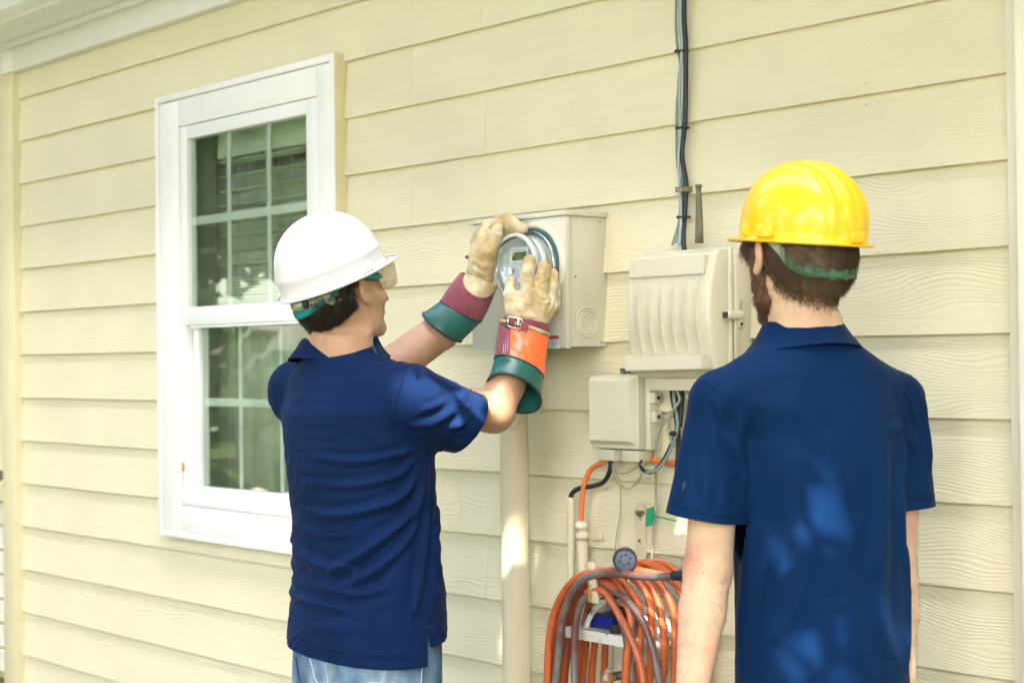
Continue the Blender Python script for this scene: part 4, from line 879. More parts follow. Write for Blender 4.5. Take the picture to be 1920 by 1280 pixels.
def collar(name, parent, m, c, rx, ry, h, tilt, flare, gap=28, drop=.016):
    """fold-over collar: inner stand, top fold, outer fall"""
    prof = [(0.0, -.25), (0.0, .55), (.002, .9), (.006, 1.0), (.011, .93), (.012 + flare * .35, .5), (.012 + flare * .8, .22), (.012 + flare, .06)]
    rings = []
    for (dr, hh) in prof:
        ring = []
        for k in range(73):
            a = R(90 + gap) + (R(360 - 2 * gap)) * k / 72; front = max(0, math.sin(a)); wob = .0022 * noise.noise(Vector((math.cos(a) * 3, math.sin(a) * 3, hh * 2 + 7)))
            back = max(0, -math.sin(a)); hz_ = hh * h * (1 - .12 * front) - (flare * .5 * front if dr > .012 else 0)
            ring.append((c[0] + (rx + dr + wob) * math.cos(a), c[1] + (ry + dr + wob) * math.sin(a), c[2] + hz_ - math.sin(a) * tilt - drop * (math.cos(a) ** 2) * max(0, (dr - .011)) / max(flare, .01)))
        rings.append(ring)
    V, F = loft_mesh(rings, closed=False); o = link(name, nmesh(name, V, F), parent, m); solidify(o, .0022, 0, 1); return o

def seam_line(name, me_obj, pts, r, m, parent, snap=.0012):
    """a stitched seam that follows the cloth: points snapped to the nearest surface"""
    from mathutils.bvhtree import BVHTree
    V, N = co_no(me_obj); key = me_obj.name
    if key not in BV: 
        bm_ = bmesh.new(); bm_.from_mesh(me_obj); BV[key] = BVHTree.FromBMesh(bm_); bm_.free()
    Q = []
    for p in catmull(pts, 10):
        h = BV[key].find_nearest(p)
        if h[0] is not None: Q.append(h[0] + h[1] * snap)
    V, F = tube_mesh(Q, r, 5); return link(name, nmesh(name, V, F), parent, m)
BV = {}

# ---------------------------------------------------------------- the man working on the meter
man = person_frame('person', 'person in navy polo, blue jeans and white hard hat holding the round meter', (-3.27,-0.68,0), 0)
MAN = Matrix.Translation((-3.27,-0.68,0))
HC1 = Vector((-0.016,-0.018,1.615)); HR1 = rotm(R(-4), R(12)); HM1 = np.array(HR1)
NB1 = (-0.045,-0.019,1.463)
shR, elR, wrR = (0.14,0.044,1.356), (0.168,0.291,1.324), (0.138,0.422,1.496)
shL, elL, mdL, wrL = (-0.203,-0.016,1.376), (-0.163,0.228,1.433), (-0.107,0.351,1.527), (-0.077,0.431,1.63)
def nloc(C, Rm, v): return Vector(C) + Rm @ Vector(v)
n_hi = nloc(HC1, HR1, (0, -.025, -.055)); jaw1 = nloc(HC1, HR1, (0, .02, -.085))
def body1(P):
    d = head_sdf((P - np.array(HC1, np.float32)) @ HM1)
    d = smin(d, sd_cone(P, n_hi, NB1, .056, .070), .02)
    d = smin(d, sd_cone(P, nloc(HC1, HR1, (0, -.005, -.075)), (NB1[0], NB1[1] + .025, NB1[2] - .02), .042, .052), .012)
    d = smin(d, sd_cone(P, (NB1[0], NB1[1] - .01, NB1[2]), (0, -.02, 1.36), .07, .09), .03)
    b = sd_stack(P, [(t[0], t[1], t[2] * .80, t[3] * .80, t[4]) for t in T1], 2.1); d = smin(d, b, .04)
    for (a, e, m_, w_, r) in ((shR, elR, None, wrR, (.056, .050, .050, .033)), (shL, elL, mdL, wrL, (.056, .052, .047, .034))):
        d = smin(d, sd_cone(P, (a[0] * .4, a[1], a[2] + .02), a, .06, .055), .03); d = smin(d, sd_cone(P, a, e, r[0], r[1]), .02)
        if m_: d = smin(d, sd_cone(P, e, m_, r[1], r[2]), .012); d = smin(d, sd_cone(P, m_, w_, r[2], r[3]), .012)
        else:
            mid = [e[i] * .62 + w_[i] * .38 for i in range(3)]; d = smin(d, sd_cone(P, e, mid, r[1] * .97, .047), .015); d = smin(d, sd_cone(P, mid, w_, .047, r[3]), .012)
    for w_, kn in ((wrR, (0.138,0.451,1.602)), (wrL, (-0.048,0.448,1.733))):     # hands inside the gloves
        d = smin(d, sd_cone(P, w_, kn, .024, .022), .01)
    for a, b_, ra, rb in leg_prims(.09, .78, cy=.02): d = smin(d, sd_cone(P, a, b_, ra, rb), .02)
    return d
me = sdf_mesh('body', body1, (-.30, -.24, 0), (.34, .46, 1.75), .0046); relax(me, 1)
body_1 = link('body', me, man, M['skin_tan'])

# shirt
slR = ((0.159,0.036,1.357), (0.194,0.276,1.274)); slL = ((-0.203,-0.016,1.376), (-0.16,0.231,1.433))
def shirt1(P):
    d = sd_stack(P, T1)
    d = smin(d, sd_cone(P, (NB1[0], NB1[1] - .01, NB1[2] - .055), slR[0], .062, .074), .035)
    d = smin(d, sd_cone(P, (NB1[0], NB1[1] - .01, NB1[2] - .055), slL[0], .062, .072), .035)
    d = smin(d, sd_cone(P, slR[0], slR[1], .088, .072), .028)
    d = smin(d, sd_cone(P, slL[0], slL[1], .080, .066), .028)
    return d
me = sdf_mesh('polo_shirt', shirt1, (-.34, -.24, .70), (.36, .40, 1.56), .0055); relax(me, 3)
F1 = [([(0.215,0.04,1.25), (0.1968,-0.035,1.2356), (0.1349,-0.1063,1.2222), (0.0208,-0.1344,1.2339)], .010, .0065), ([(0.217,0.043,1.245), (0.1979,-0.0208,1.1922), (0.1275,-0.1017,1.1682), (-0.0481,-0.1274,1.1688)], .011, .0075),
      ([(0.218,0.044,1.24), (0.2001,0.0008,1.1533), (0.1703,-0.0637,1.1179), (0.0603,-0.117,1.0971), (-0.1621,-0.08,1.1114)], .012, .010), ([(0.22,0.047,1.237), (0.1991,0.0248,1.1138), (0.1815,-0.0495,1.0517), (0.1182,-0.0973,0.996), (0.0497,-0.115,0.9727), (-0.0565,-0.116,1.0039)], .013, .0095),
      ([(0.198,0.0467,1.1886), (0.1985,0.0248,1.0757), (0.1722,-0.0591,0.9808), (0.0984,-0.107,0.9364), (0.0202,-0.1181,0.9525), (-0.117,-0.1006,1.0176)], .013, .0085), ([(0.1953,0.0613,1.2196), (0.1961,0.0587,1.0731), (0.2047,0.0279,0.9493), (0.2124,0.0017,0.8581)], .012, .007),
      ([(-0.1788,-0.0667,0.9701), (0.0069,-0.1209,0.9291), (0.1203,-0.0997,0.9189), (0.192,-0.0354,0.9352)], .012, .008), ([(-0.1904,-0.0719,0.8958), (-0.0012,-0.1235,0.8901), (0.1157,-0.1045,0.8843)], .012, .006), ([(0.0418,-0.1176,0.9449), (0.0957,-0.1047,0.977), (0.1513,-0.0829,0.9548)], .010, .006),
      ([(-0.1127,-0.1365,1.3912), (0.0275,-0.1294,1.3918), (0.1279,-0.0991,1.4011)], .010, .0035), ([(-0.1242,-0.1372,1.3616), (0.0045,-0.1371,1.3661), (0.1034,-0.1207,1.3636)], .012, .003), ([(-0.0115,-0.1424,1.3082), (0.0557,-0.1381,1.3063), (0.1091,-0.1253,1.3102)], .008, .0025), ([(-0.0153,-0.1402,1.2804), (0.0519,-0.1359,1.2782), (0.1161,-0.1229,1.2845)], .008, .003),
      ([(-0.0477,-0.1344,1.2521), (0.0482,-0.1336,1.2488), (0.105,-0.1231,1.2552)], .008, .003), ([(-0.0729,-0.126,1.1988), (0.0407,-0.1292,1.1961), (0.1124,-0.1136,1.2028)], .009, .0035), ([(-0.1614,-0.0843,1.1263), (-0.0121,-0.1214,1.1045), (0.0714,-0.1167,1.1155)], .010, .004),
      ([(-0.0842,-0.1123,1.0668), (0.0379,-0.1176,1.0466), (0.1267,-0.0947,1.0607)], .011, .005), ([(-0.1718,-0.0706,1.0312), (-0.0314,-0.1174,0.9931), (0.055,-0.1149,0.9681)], .012, .006), ([(0.0535,0.2049,1.147), (0.1891,0.088,1.032), (0.2067,0.0802,0.8807)], .014, .006),
      ([(0.1649,-0.0782,0.8867), (0.1948,-0.0378,0.9044), (0.2095,-0.0021,0.8834)], .012, .004), ([(-0.0919,-0.1176,0.8509), (0.0554,-0.1244,0.8357), (0.1446,-0.0949,0.8456)], .016, .004), ([(0.1347,-0.0923,1.1051), (0.1747,-0.0589,1.1367), (0.1979,-0.0208,1.1922)], .009, .004),
      ([(0.228,0.161,1.381), (0.241,0.1,1.334), (0.238,0.021,1.302), (0.233,-0.03,1.3)], .010, .006), ([(0.23,0.179,1.35), (0.251,0.112,1.299), (0.25,0.035,1.27), (0.237,-0.026,1.264)], .010, .0075),
      ([(0.207,0.136,1.391), (0.24,0.068,1.353), (0.239,0.005,1.337)], .009, .0055), ([(0.182,0.107,1.417), (0.22,0.044,1.383), (0.227,-0.009,1.368)], .009, .0045), ([(0.225,0.144,1.262), (0.235,0.095,1.248), (0.234,0.032,1.251)], .009, .005),
      ([(0.133,0.08,1.438), (0.176,0.023,1.425), (0.211,-0.028,1.384)], .008, .006), ([(0.139,0.011,1.431), (0.122,-0.04,1.438), (0.076,-0.062,1.445)], .008, .004), ([(0.074,0.011,1.457), (0.064,-0.045,1.45), (0.026,-0.089,1.426), (-0.088,-0.098,1.42)], .009, .005),
      ([(0.095,0.036,1.451), (0.118,-0.013,1.425), (0.133,-0.056,1.4)], .008, .003)]
F1 = [(p, w_ * .82, a * (1.65 if a > .0045 else .45)) for p, w_, a in F1]
folds(me, F1, .004, (7, 7, 12), .0042)
# hems: sleeves, front and back hem with the side slit
dr = (Vector(slR[1]) - Vector(slR[0])).normalized(); cut(me, (0.176,0.194,1.296), (dr + Vector((.0, -.10, -.18))).normalized(), slR[1], .135)
dl = (Vector(slL[1]) - Vector(slL[0])).normalized(); cut(me, Vector(slL[0]).lerp(Vector(slL[1]), .62), dl, slL[1], .13)
bm = bmesh.new(); bm.from_mesh(me)
bmesh.ops.bisect_plane(bm, geom=bm.verts[:] + bm.edges[:] + bm.faces[:], plane_co=(0, 0, .762), plane_no=(-.06, 0, -1), clear_outer=True)
ys = .040
for co, no in (((0, 0, .784), (0, -.12, 1)), ((0, ys, 0), (0, 1, 0)), ((0, ys, .830), (0, .962, .27)), ((0, ys, .830), (0, .99, -.06))):
    g = [f for f in bm.faces if f.calc_center_median().z < .86]; g = g + list({e for f in g for e in f.edges}) + list({v for f in g for v in f.verts})
    bmesh.ops.bisect_plane(bm, geom=g, plane_co=co, plane_no=no, dist=1e-5)
def killf(f):
    c = f.calc_center_median()
    if c.z > .86: return False
    if c.y > ys + .001 and (c.z - .784) - .12 * (c.y) < 0: return True
    if c.x > 0 and c.z < .830 and (c.y - ys) * .962 + (c.z - .830) * .27 < 0 and (c.y - ys) * .99 - (c.z - .830) * .06 > 0: return True
    return False
bmesh.ops.delete(bm, geom=[f for f in bm.faces if killf(f)], context='FACES')
# neck opening
bmesh.ops.bisect_plane(bm, geom=bm.verts[:] + bm.edges[:] + bm.faces[:], plane_co=(0, NB1[1], NB1[2] + .020), plane_no=(0, -.25, 1), clear_outer=True)
bm.to_mesh(me); bm.free(); me.polygons.foreach_set('use_smooth', [True] * len(me.polygons)); me.update()
polo = link('polo_shirt', me, man, M['navy']); solidify(polo, .0028)
seam_line('shoulder_seam', me, [(0.164,0.04,1.431), (0.214,-0.024,1.394), (0.219,-0.048,1.338), (0.216,-0.05,1.288), (0.204,-0.033,1.25)], .0011, M['navy'], polo)
seam_line('side_seam', me, [(0.2005,0.0128,1.1905), (0.1999,0.0141,1.0766), (0.2063,0.0052,0.9515), (0.2153,-0.0008,0.8367)], .0010, M['navy'], polo)
seam_line('sleeve_hem', me, [(0.198,0.187,1.372), (0.241,0.145,1.333), (0.243,0.118,1.295), (0.199,0.114,1.259), (0.14,0.138,1.241)], .0011, M['navy'], polo)
seam_line('bottom_hem', me, [(-0.1994,-0.0753,0.7858), (-0.0037,-0.1308,0.788), (0.1313,-0.1092,0.7862), (0.2174,-0.0095,0.7753)], .0012, M['navy'], polo)
seam_line('bottom_hem', me, [(0.2195,0.0169,0.8006), (0.2192,0.0532,0.8089), (0.2056,0.0924,0.8154)], .0012, M['navy'], polo)
c1 = collar('collar', polo, M['navy'], (NB1[0] - .006, NB1[1] + .010, NB1[2] + .006), .074, .082, .048, -.012, .032, gap=34, drop=.022)
o = tube('collar_tab', [(0.083,-0.008,1.487), (0.086,-0.005,1.478), (0.098,-0.007,1.467)], [.001, .004, .0015], M['ink'], polo, 8, 4)

# jeans with seams and pockets
jn = trousers(man, 'jeans', M['denim'], T1, .9, .085, .11, .025, 0, .945)
folds(jn.data, [([(0.0787,-0.1264,0.7375), (0.1309,-0.1092,0.7611), (0.181,-0.076,0.7696)], .010, .006), ([(0.1112,-0.1189,0.7095), (0.1495,-0.0997,0.7435), (0.1889,-0.0665,0.7538)], .010, .007), ([(0.2049,-0.0477,0.7316), (0.2151,-0.0239,0.7486), (0.2195,-0.0072,0.7784)], .010, .006), ([(-0.0236,-0.1339,0.6927), (0.0205,-0.1324,0.7306), (0.079,-0.1264,0.7565)], .01, .005)], .003)
for pts in (((600,1160), (600,1200), (594,1245), (590,1300)), ((113,1190), (125,1230), (140,1300)), ((168,1190), (180,1240), (200,1300)), ((225,1190), (228,1240), (232,1300)), ((452,1200), (447,1245), (438,1280)), ((340,1290), (390,1274), (438,1275))):
    pass
seam_line('seam', jn.data, [(0.2201,0.0362,0.7857), (0.2228,0.0337,0.7611), (0.2231,0.0283,0.7335), (0.2241,0.0239,0.6996)], .0016, M['thread'], jn)
seam_line('seam', jn.data, [(-0.0935,-0.1239,0.7502), (-0.0762,-0.1279,0.7236), (-0.0499,-0.1334,0.6825)], .0016, M['denimdark'], jn)
seam_line('seam', jn.data, [(-0.0167,-0.1331,0.7578), (-0.0021,-0.1341,0.7278), (0.0232,-0.1348,0.693)], .0016, M['thread'], jn)
seam_line('seam', jn.data, [(0.0485,-0.1312,0.7659), (0.0488,-0.1303,0.7341), (0.0565,-0.133,0.6975)], .0011, M['thread'], jn)
seam_line('seam', jn.data, [(0.195,-0.0599,0.7756), (0.1952,-0.0652,0.742), (0.1908,-0.0699,0.7215), (0.1679,-0.0902,0.721), (0.1334,-0.1116,0.7104)], .0013, M['thread'], jn)
seam_line('pocket_edge', jn.data, [(-0.2024,-0.0792,0.7597), (-0.1377,-0.1079,0.7644), (-0.0919,-0.1224,0.773)], .0030, M['label'], jn)
shoes(man, .11, .02)

# hair
def hair1(P):
    p = (P - np.array(HC1, np.float32)) @ HM1; d = skull(p, 1.0) - .009
    lo_ = (-.016 + (p[:, 1] - .004) * .72) - p[:, 2]; d = smax(d, lo_, .012); d = smax(d, p[:, 1] - .045, .01)
    d = smax(d, -(np.sqrt((p[:, 1] - .014) ** 2 + ((p[:, 2] + .004) * .8) ** 2) - .037) * (np.abs(p[:, 0]) > .03) - .05 * (np.abs(p[:, 0]) <= .03), .004)
    return smax(d, p[:, 2] - .060, .01)
me = sdf_mesh('hair', hair1, np.array(HC1) - .16, np.array(HC1) + .16, .004); relax(me, 1)
V, N = co_no(me); D_ = np.array([noise.noise(Vector(v) * 90) for v in V]) * .0030 + np.array([noise.noise(Vector(v) * 45) for v in V]) * .003; me.vertices.foreach_set('co', (V + N * D_[:, None]).astype(np.float32).ravel())
h1 = link('hair', me, man, M['hair_black'])
def loc1(V): return (V - np.array(HC1, np.float32)) @ HM1
strands('hair_strands', me, lambda V, N: ((loc1(V)[:, 2] < .035) & ((N * (V - np.array(HC1, np.float32))).sum(1) > 0)).astype(float) + 1e-6, 11000, .017, .00045, lambda P: np.tile(np.array([[0, -.25, -1.]]), (len(P), 1)), M['hair_black'], h1, lift=.55, curl=.0045, seg=6, seed=3)
# stubble shade on the arm: fine hair
strands('arm_hair', body_1.data, lambda V, N: ((V[:, 1] > .12) & (V[:, 2] < 1.62) & (V[:, 2] > 1.15)).astype(float) + 1e-9, 500, .008, .00018, lambda P: np.tile(np.array([[0.3, .5, -.4]]), (len(P), 1)), M['hair_black'], body_1, lift=.4, seg=3, seed=5)

# gloves ------------------------------------------------------------------
def ring_pts(c, u, v, a0=0, a1=360, n=40, k=1.0):
    c, u, v = Vector(c), Vector(u), Vector(v)
    return [tuple(c + u * (k * math.cos(R(a0 + (a1 - a0) * i / n))) + v * (k * math.sin(R(a0 + (a1 - a0) * i / n)))) for i in range(n + (0 if a1 - a0 == 360 else 1))]
def vec(a, b): return Vector(b) - Vector(a)
def cuff(name, m, parent, R0, R1, a0=0, a1=360, n=48, steps=6, k=1.0, bulge=0.0, wob=.0):
    rings = []
    for s in range(steps + 1):
        t = s / steps; c = Vector(R0[0]).lerp(Vector(R1[0]), t); u = Vector(R0[1]).lerp(Vector(R1[1]), t); v = Vector(R0[2]).lerp(Vector(R1[2]), t)
        kk = k * (1 + bulge * math.sin(math.pi * t)); ring = ring_pts(c, u, v, a0, a1, n, kk)
        if wob: ring = [tuple(Vector(p) + (Vector(p) - c).normalized() * (wob * (noise.noise(Vector(p) * 28) + .5 * noise.noise(Vector(p) * 60)))) for p in ring]
        rings.append(ring)
    V, F = loft_mesh(rings, closed=(a1 - a0 == 360)); o = link(name, nmesh(name, V, F), parent, m); solidify(o, .0026, 1, 1); return o
# right glove, back of the hand to the viewer
def gloveR(P):
    chains = [[(0.141,0.431,1.613), (0.136,0.432,1.658), (0.124,0.451,1.698)], [(0.158,0.458,1.609), (0.154,0.468,1.653), (0.136,0.49,1.684)], [(0.164,0.483,1.595), (0.158,0.496,1.635), (0.14,0.515,1.665)], [(0.16,0.499,1.572), (0.153,0.513,1.608), (0.136,0.529,1.64)]]
    rad = [(.0195, .0185, .0165), (.0190, .0185, .0165), (.0165, .0160, .0150), (.0145, .0140, .0130)]
    d = sd_cone(P, (0.141,0.417,1.533), (0.143,0.429,1.602), .034, .031)
    d = smin(d, sd_cone(P, (0.154,0.439,1.533), (0.159,0.457,1.591), .031, .027), .012)
    d = smin(d, sd_cone(P, (0.152,0.452,1.543), (0.161,0.485,1.582), .024, .023), .012)
    d = smin(d, sd_cone(P, (0.128,0.402,1.541), (0.124,0.403,1.596), .024, .022), .012)
    for ch, r in zip(chains, rad):
        d = smin(d, smin(sd_cone(P, ch[0], ch[1], r[0], r[1]), sd_cone(P, ch[1], ch[2], r[1], r[2]), .003), .0035)
    t = [(0.123,0.396,1.56), (0.114,0.392,1.608), (0.099,0.412,1.651)]
    d = smin(d, smin(sd_cone(P, t[0], t[1], .021, .0165), sd_cone(P, t[1], t[2], .0165, .0105), .004), .008)
    return d
lo = np.min([(0.148,0.326,1.496), (0.255,0.45,1.494), (0.015,0.443,1.743), (0.127,0.572,1.741)], 0) - .03; hi = np.max([(0.148,0.326,1.496), (0.255,0.45,1.494), (0.015,0.443,1.743), (0.127,0.572,1.741)], 0) + .03
me = sdf_mesh('glove', gloveR, lo, hi, .0026, margin=.01); relax(me, 2)
folds(me, [([(0.175,0.403,1.528), (0.181,0.409,1.561), (0.178,0.42,1.601)], .0028, .0016), ([(0.153,0.377,1.568), (0.147,0.384,1.595), (0.138,0.374,1.601), (0.144,0.366,1.577), (0.148,0.371,1.564)], .0022, .0018),
           ([(0.172,0.428,1.612), (0.18,0.438,1.606), (0.183,0.457,1.601)], .004, .003), ([(0.173,0.43,1.598), (0.185,0.444,1.591), (0.188,0.463,1.593)], .004, .0025), ([(0.144,0.396,1.608), (0.155,0.409,1.607), (0.168,0.424,1.614)], .004, .002),
           ([(0.142,0.409,1.644), (0.151,0.419,1.64), (0.161,0.431,1.644)], .0035, -.0018), ([(0.164,0.442,1.641), (0.173,0.452,1.637), (0.178,0.465,1.641)], .0035, -.0018), ([(0.157,0.449,1.662), (0.166,0.459,1.658), (0.171,0.472,1.662)], .003, -.0015),
           ([(0.133,0.412,1.671), (0.141,0.422,1.668), (0.153,0.436,1.672)], .003, -.0013), ([(0.136,0.372,1.551), (0.165,0.391,1.558), (0.183,0.427,1.553)], .005, .003), ([(0.14,0.377,1.541), (0.174,0.401,1.544), (0.188,0.432,1.54)], .004, .0025),
           ([(0.181,0.455,1.561), (0.182,0.471,1.581), (0.179,0.482,1.602)], .004, .0025), ([(0.169,0.463,1.622), (0.167,0.468,1.655), (0.162,0.477,1.676)], .002, -.002)], .0016, (60, 60, 60))
glR = link('glove', me, man, M['leather'])
mmr = (lambda c, dx, dy, dd: None)
r0 = ((0.139,0.415,1.525), vec((0.139,0.415,1.525), (0.178,0.46,1.514)), vec((0.139,0.415,1.525), (0.176,0.386,1.534)))
r1 = ((0.168,0.374,1.43), vec((0.168,0.374,1.43), (0.198,0.424,1.404)), vec((0.168,0.374,1.43), (0.21,0.35,1.448)))
r2 = ((0.182,0.345,1.369), vec((0.182,0.345,1.369), (0.216,0.4,1.339)), vec((0.182,0.345,1.369), (0.226,0.326,1.409)))
cuff('glove_cuff', M['orangecuff'], glR, r0, r1, -20, 122, wob=.0045, bulge=.05, steps=14)
cuff('cuff_panel', M['burgundy'], glR, r0, r1, 121, 341, k=1.005, wob=.002)
cuff('rubber_glove', M['greencuff'], glR, r1, r2, k=.985, bulge=-.02, wob=.0015)
rb = ring_pts(*r2, 0, 360, 48, 1.0); tube('glove_rim', rb, .0034, M['darkbind'], glR, 8, raw=True, closed=True)
rb = ring_pts(*r1, 0, 360, 48, 1.02); tube('cuff_binding', rb, .0028, M['darkbind'], glR, 8, raw=True, closed=True)
for a in (127, 133, 139):
    A_ = ring_pts(*r0, a, a + 1, 1, 1.035)[0]; B_ = ring_pts(*r1, a, a + 1, 1, 1.035)[0]; tube('stitching', [A_, Vector(A_).lerp(Vector(B_), .5), B_], .0007, M['pinkstitch'], glR, 5, 4)
rim = ((0.143,0.416,1.527), vec((0.143,0.416,1.527), (0.18,0.46,1.51)), vec((0.143,0.416,1.527), (0.183,0.385,1.532)))
rb = ring_pts(*rim, 0, 360, 40, 1.03); tube('leather_rim', rb, .0055, M['leather'], glR, 8, raw=True, closed=True)
s0 = ((0.146,0.422,1.549), vec((0.146,0.422,1.549), (0.178,0.464,1.539)), vec((0.146,0.422,1.549), (0.179,0.394,1.55)))
s1 = ((0.144,0.42,1.534), vec((0.144,0.42,1.534), (0.178,0.464,1.52)), vec((0.144,0.42,1.534), (0.178,0.391,1.534)))
cuff('wrist_strap', M['burgundy'], glR, s0, s1, k=1.04, steps=3)
for k in range(3):
    tube('buckle_roller', [(0.151,0.356,1.555), (0.15,0.355,1.535)] if k == 0 else ([(0.163,0.361,1.553), (0.162,0.36,1.532)] if k == 1 else [(0.174,0.369,1.549), (0.173,0.368,1.528)]), .0052, M['steel'] if k != 1 else M['burgundy'], glR, 12, 2)
tube('buckle_frame', [(0.151,0.35,1.556), (0.178,0.372,1.55), (0.181,0.376,1.538), (0.176,0.37,1.527), (0.151,0.35,1.534)], .0022, M['steel'], glR, 8, 4)
g = [(0.183,0.375,1.545), (0.192,0.385,1.539), (0.19,0.38,1.518), (0.184,0.374,1.499), (0.178,0.367,1.496), (0.172,0.361,1.504), (0.178,0.368,1.524)]
V = list(g) + [tuple(Vector(p) + Vector((.0015, .0022, 0))) for p in g]; n_ = len(g); o = link('strap_tongue', nmesh('strap_tongue', V, [tuple(range(n_)), tuple(range(2 * n_ - 1, n_ - 1, -1))] + [(i, n_ + i, n_ + (i + 1) % n_, (i + 1) % n_) for i in range(n_)], False), glR, M['burgundy'])
# left glove, thumb towards the viewer, fingers over the meter
def gloveL(P):
    d = sd_cone(P, (-0.066,0.443,1.651), (-0.053,0.449,1.722), .036, .036)
    d = smin(d, sd_cone(P, (-0.053,0.449,1.722), (-0.051,0.451,1.767), .036, .027), .012)
    d = smin(d, sd_cone(P, (-0.027,0.448,1.732), (-0.012,0.458,1.773), .024, .0175), .010)      # thumb
    d = smin(d, sd_cone(P, (-0.012,0.458,1.773), (-0.008,0.462,1.789), .0175, .0145), .004)
    for ch, r in (([(-0.069,0.446,1.759), (-0.051,0.466,1.798), (-0.01,0.489,1.813), (0.003,0.497,1.813)], (.022, .0180, .0150, .0125)), ([(-0.055,0.469,1.769), (-0.029,0.491,1.797), (0.012,0.5,1.798), (0.021,0.503,1.795)], (.022, .018, .0165, .014)),
                  ([(-0.055,0.485,1.763), (-0.012,0.503,1.788), (0.029,0.508,1.789), (0.035,0.512,1.786)], (.02, .017, .0135, .012))):
        e = sd_cone(P, ch[0], ch[1], r[0], r[1]); e = smin(e, sd_cone(P, ch[1], ch[2], r[1], r[2]), .003); e = smin(e, sd_cone(P, ch[2], ch[3], r[2], r[3]), .003); d = smin(d, e, .0035)
    e = sd_cone(P, (-0.058,0.482,1.746), (-0.03,0.501,1.769), .017, .015); d = smin(d, smin(e, sd_cone(P, (-0.03,0.501,1.769), (-0.004,0.505,1.774), .015, .012), .003), .0035)
    return d
lo = np.min([(-0.045,0.376,1.608), (0.071,0.51,1.606), (-0.134,0.452,1.851), (-0.015,0.59,1.848)], 0) - .03; hi = np.max([(-0.045,0.376,1.608), (0.071,0.51,1.606), (-0.134,0.452,1.851), (-0.015,0.59,1.848)], 0) + .03
me = sdf_mesh('glove', gloveL, lo, hi, .0026, margin=.01); relax(me, 2)
folds(me, [([(-0.006,0.451,1.662), (-0.009,0.447,1.697), (-0.005,0.451,1.731)], .003, .002), ([(-0.054,0.41,1.743), (-0.045,0.419,1.762), (-0.034,0.432,1.773)], .004, .0028), ([(-0.061,0.416,1.763), (-0.05,0.429,1.778), (-0.041,0.439,1.79)], .0035, .0025),
           ([(-0.054,0.411,1.691), (-0.028,0.425,1.67), (-0.01,0.446,1.669)], .005, .003), ([(-0.051,0.414,1.707), (-0.025,0.428,1.69), (-0.009,0.447,1.693)], .006, .003), ([(-0.005,0.443,1.783), (0.002,0.45,1.777), (0.009,0.458,1.781)], .003, -.002), ([(-0.023,0.467,1.818), (-0.005,0.48,1.821), (0.01,0.498,1.823)], .0025, .002)], .0016, (60, 60, 60))
glL = link('glove', me, man, M['leather'])
q0 = ((-0.061,0.441,1.66), vec((-0.061,0.441,1.66), (-0.033,0.478,1.642)), vec((-0.061,0.441,1.66), (-0.026,0.409,1.654)))
q1 = ((-0.078,0.392,1.577), vec((-0.078,0.392,1.577), (-0.047,0.433,1.549)), vec((-0.078,0.392,1.577), (-0.04,0.355,1.571)))
q2 = ((-0.098,0.346,1.536), vec((-0.098,0.346,1.536), (-0.069,0.385,1.5)), vec((-0.098,0.346,1.536), (-0.06,0.307,1.526)))
cuff('glove_cuff', M['burgundy'], glL, q0, q1, wob=.002, bulge=.02)
cuff('rubber_glove', M['greencuff'], glL, q1, q2, k=.975, wob=.0015)
tube('glove_rim', ring_pts(*q2, 0, 360, 48, 1.0), .0036, M['darkbind'], glL, 8, raw=True, closed=True)
tube('cuff_binding', ring_pts(*q1, 0, 360, 48, 1.015), .0022, M['darkbind'], glL, 8, raw=True, closed=True)
rings = []          # half-round leather flap over the cuff
for s in range(7):
    t = s / 6; row = []
    for i in range(21):
        a = 12 + 125 * i / 20; w_ = math.sin(math.pi * i / 20) ** .6 * .42; tt = -.06 + t * (w_ + .06); c = Vector(q0[0]).lerp(Vector(q1[0]), tt); u = Vector(q0[1]).lerp(Vector(q1[1]), tt); v = Vector(q0[2]).lerp(Vector(q1[2]), tt)
        row.append(tuple(c + u * 1.07 * math.cos(R(a)) + v * 1.07 * math.sin(R(a))))
    rings.append(row)
V, F = loft_mesh(rings, closed=False); o = link('leather_flap', nmesh('leather_flap', V, F), glL, M['leather']); solidify(o, .002, 0, 1)
box_obj('pull_tab', M['burgundy'], glL, *[v for ax in range(3) for v in ((-0.077,0.414,1.717)[ax] - .004, (-0.077,0.414,1.717)[ax] + .004)], .001)

# ---------------------------------------------------------------- the man in the yellow hat
man2 = person_frame('person', 'bearded person in royal blue polo and yellow hard hat seen from behind watching', (-2.121,-0.415,0), 1.20655)
MAN2 = Matrix.Translation((-2.121,-0.415,0)) @ Matrix.Rotation(1.20655, 4, 'Z')
HC2 = Vector((-0.0091,-0.0013,1.648)); HR2 = rotm(R(6), R(0)); HM2 = np.array(HR2); S2 = 1.10
NB2 = (-0.0006,0.0073,1.48)
a2R, e2R, w2R = (0.21,-0.0034,1.362), (0.2034,0.0026,0.995), (0.19,-0.0324,0.794)
a2L, e2L, w2L = (-0.1873,-0.0083,1.366), (-0.2071,0.0184,1.037), (-0.2765,-0.0326,0.784)
n_hi2 = nloc(HC2, HR2, (0, -.03, -.06)); jaw2 = nloc(HC2, HR2, (0, .01, -.09))
def down2(e, w_): return (Vector(w_) - Vector(e)).normalized()
H2 = relaxed_hand(w2L, down2(e2L, w2L), (.8, .5, 0), (0, 1, 0)) + relaxed_hand(w2R, down2(e2R, w2R), (-.8, .5, 0), (0, 1, 0))
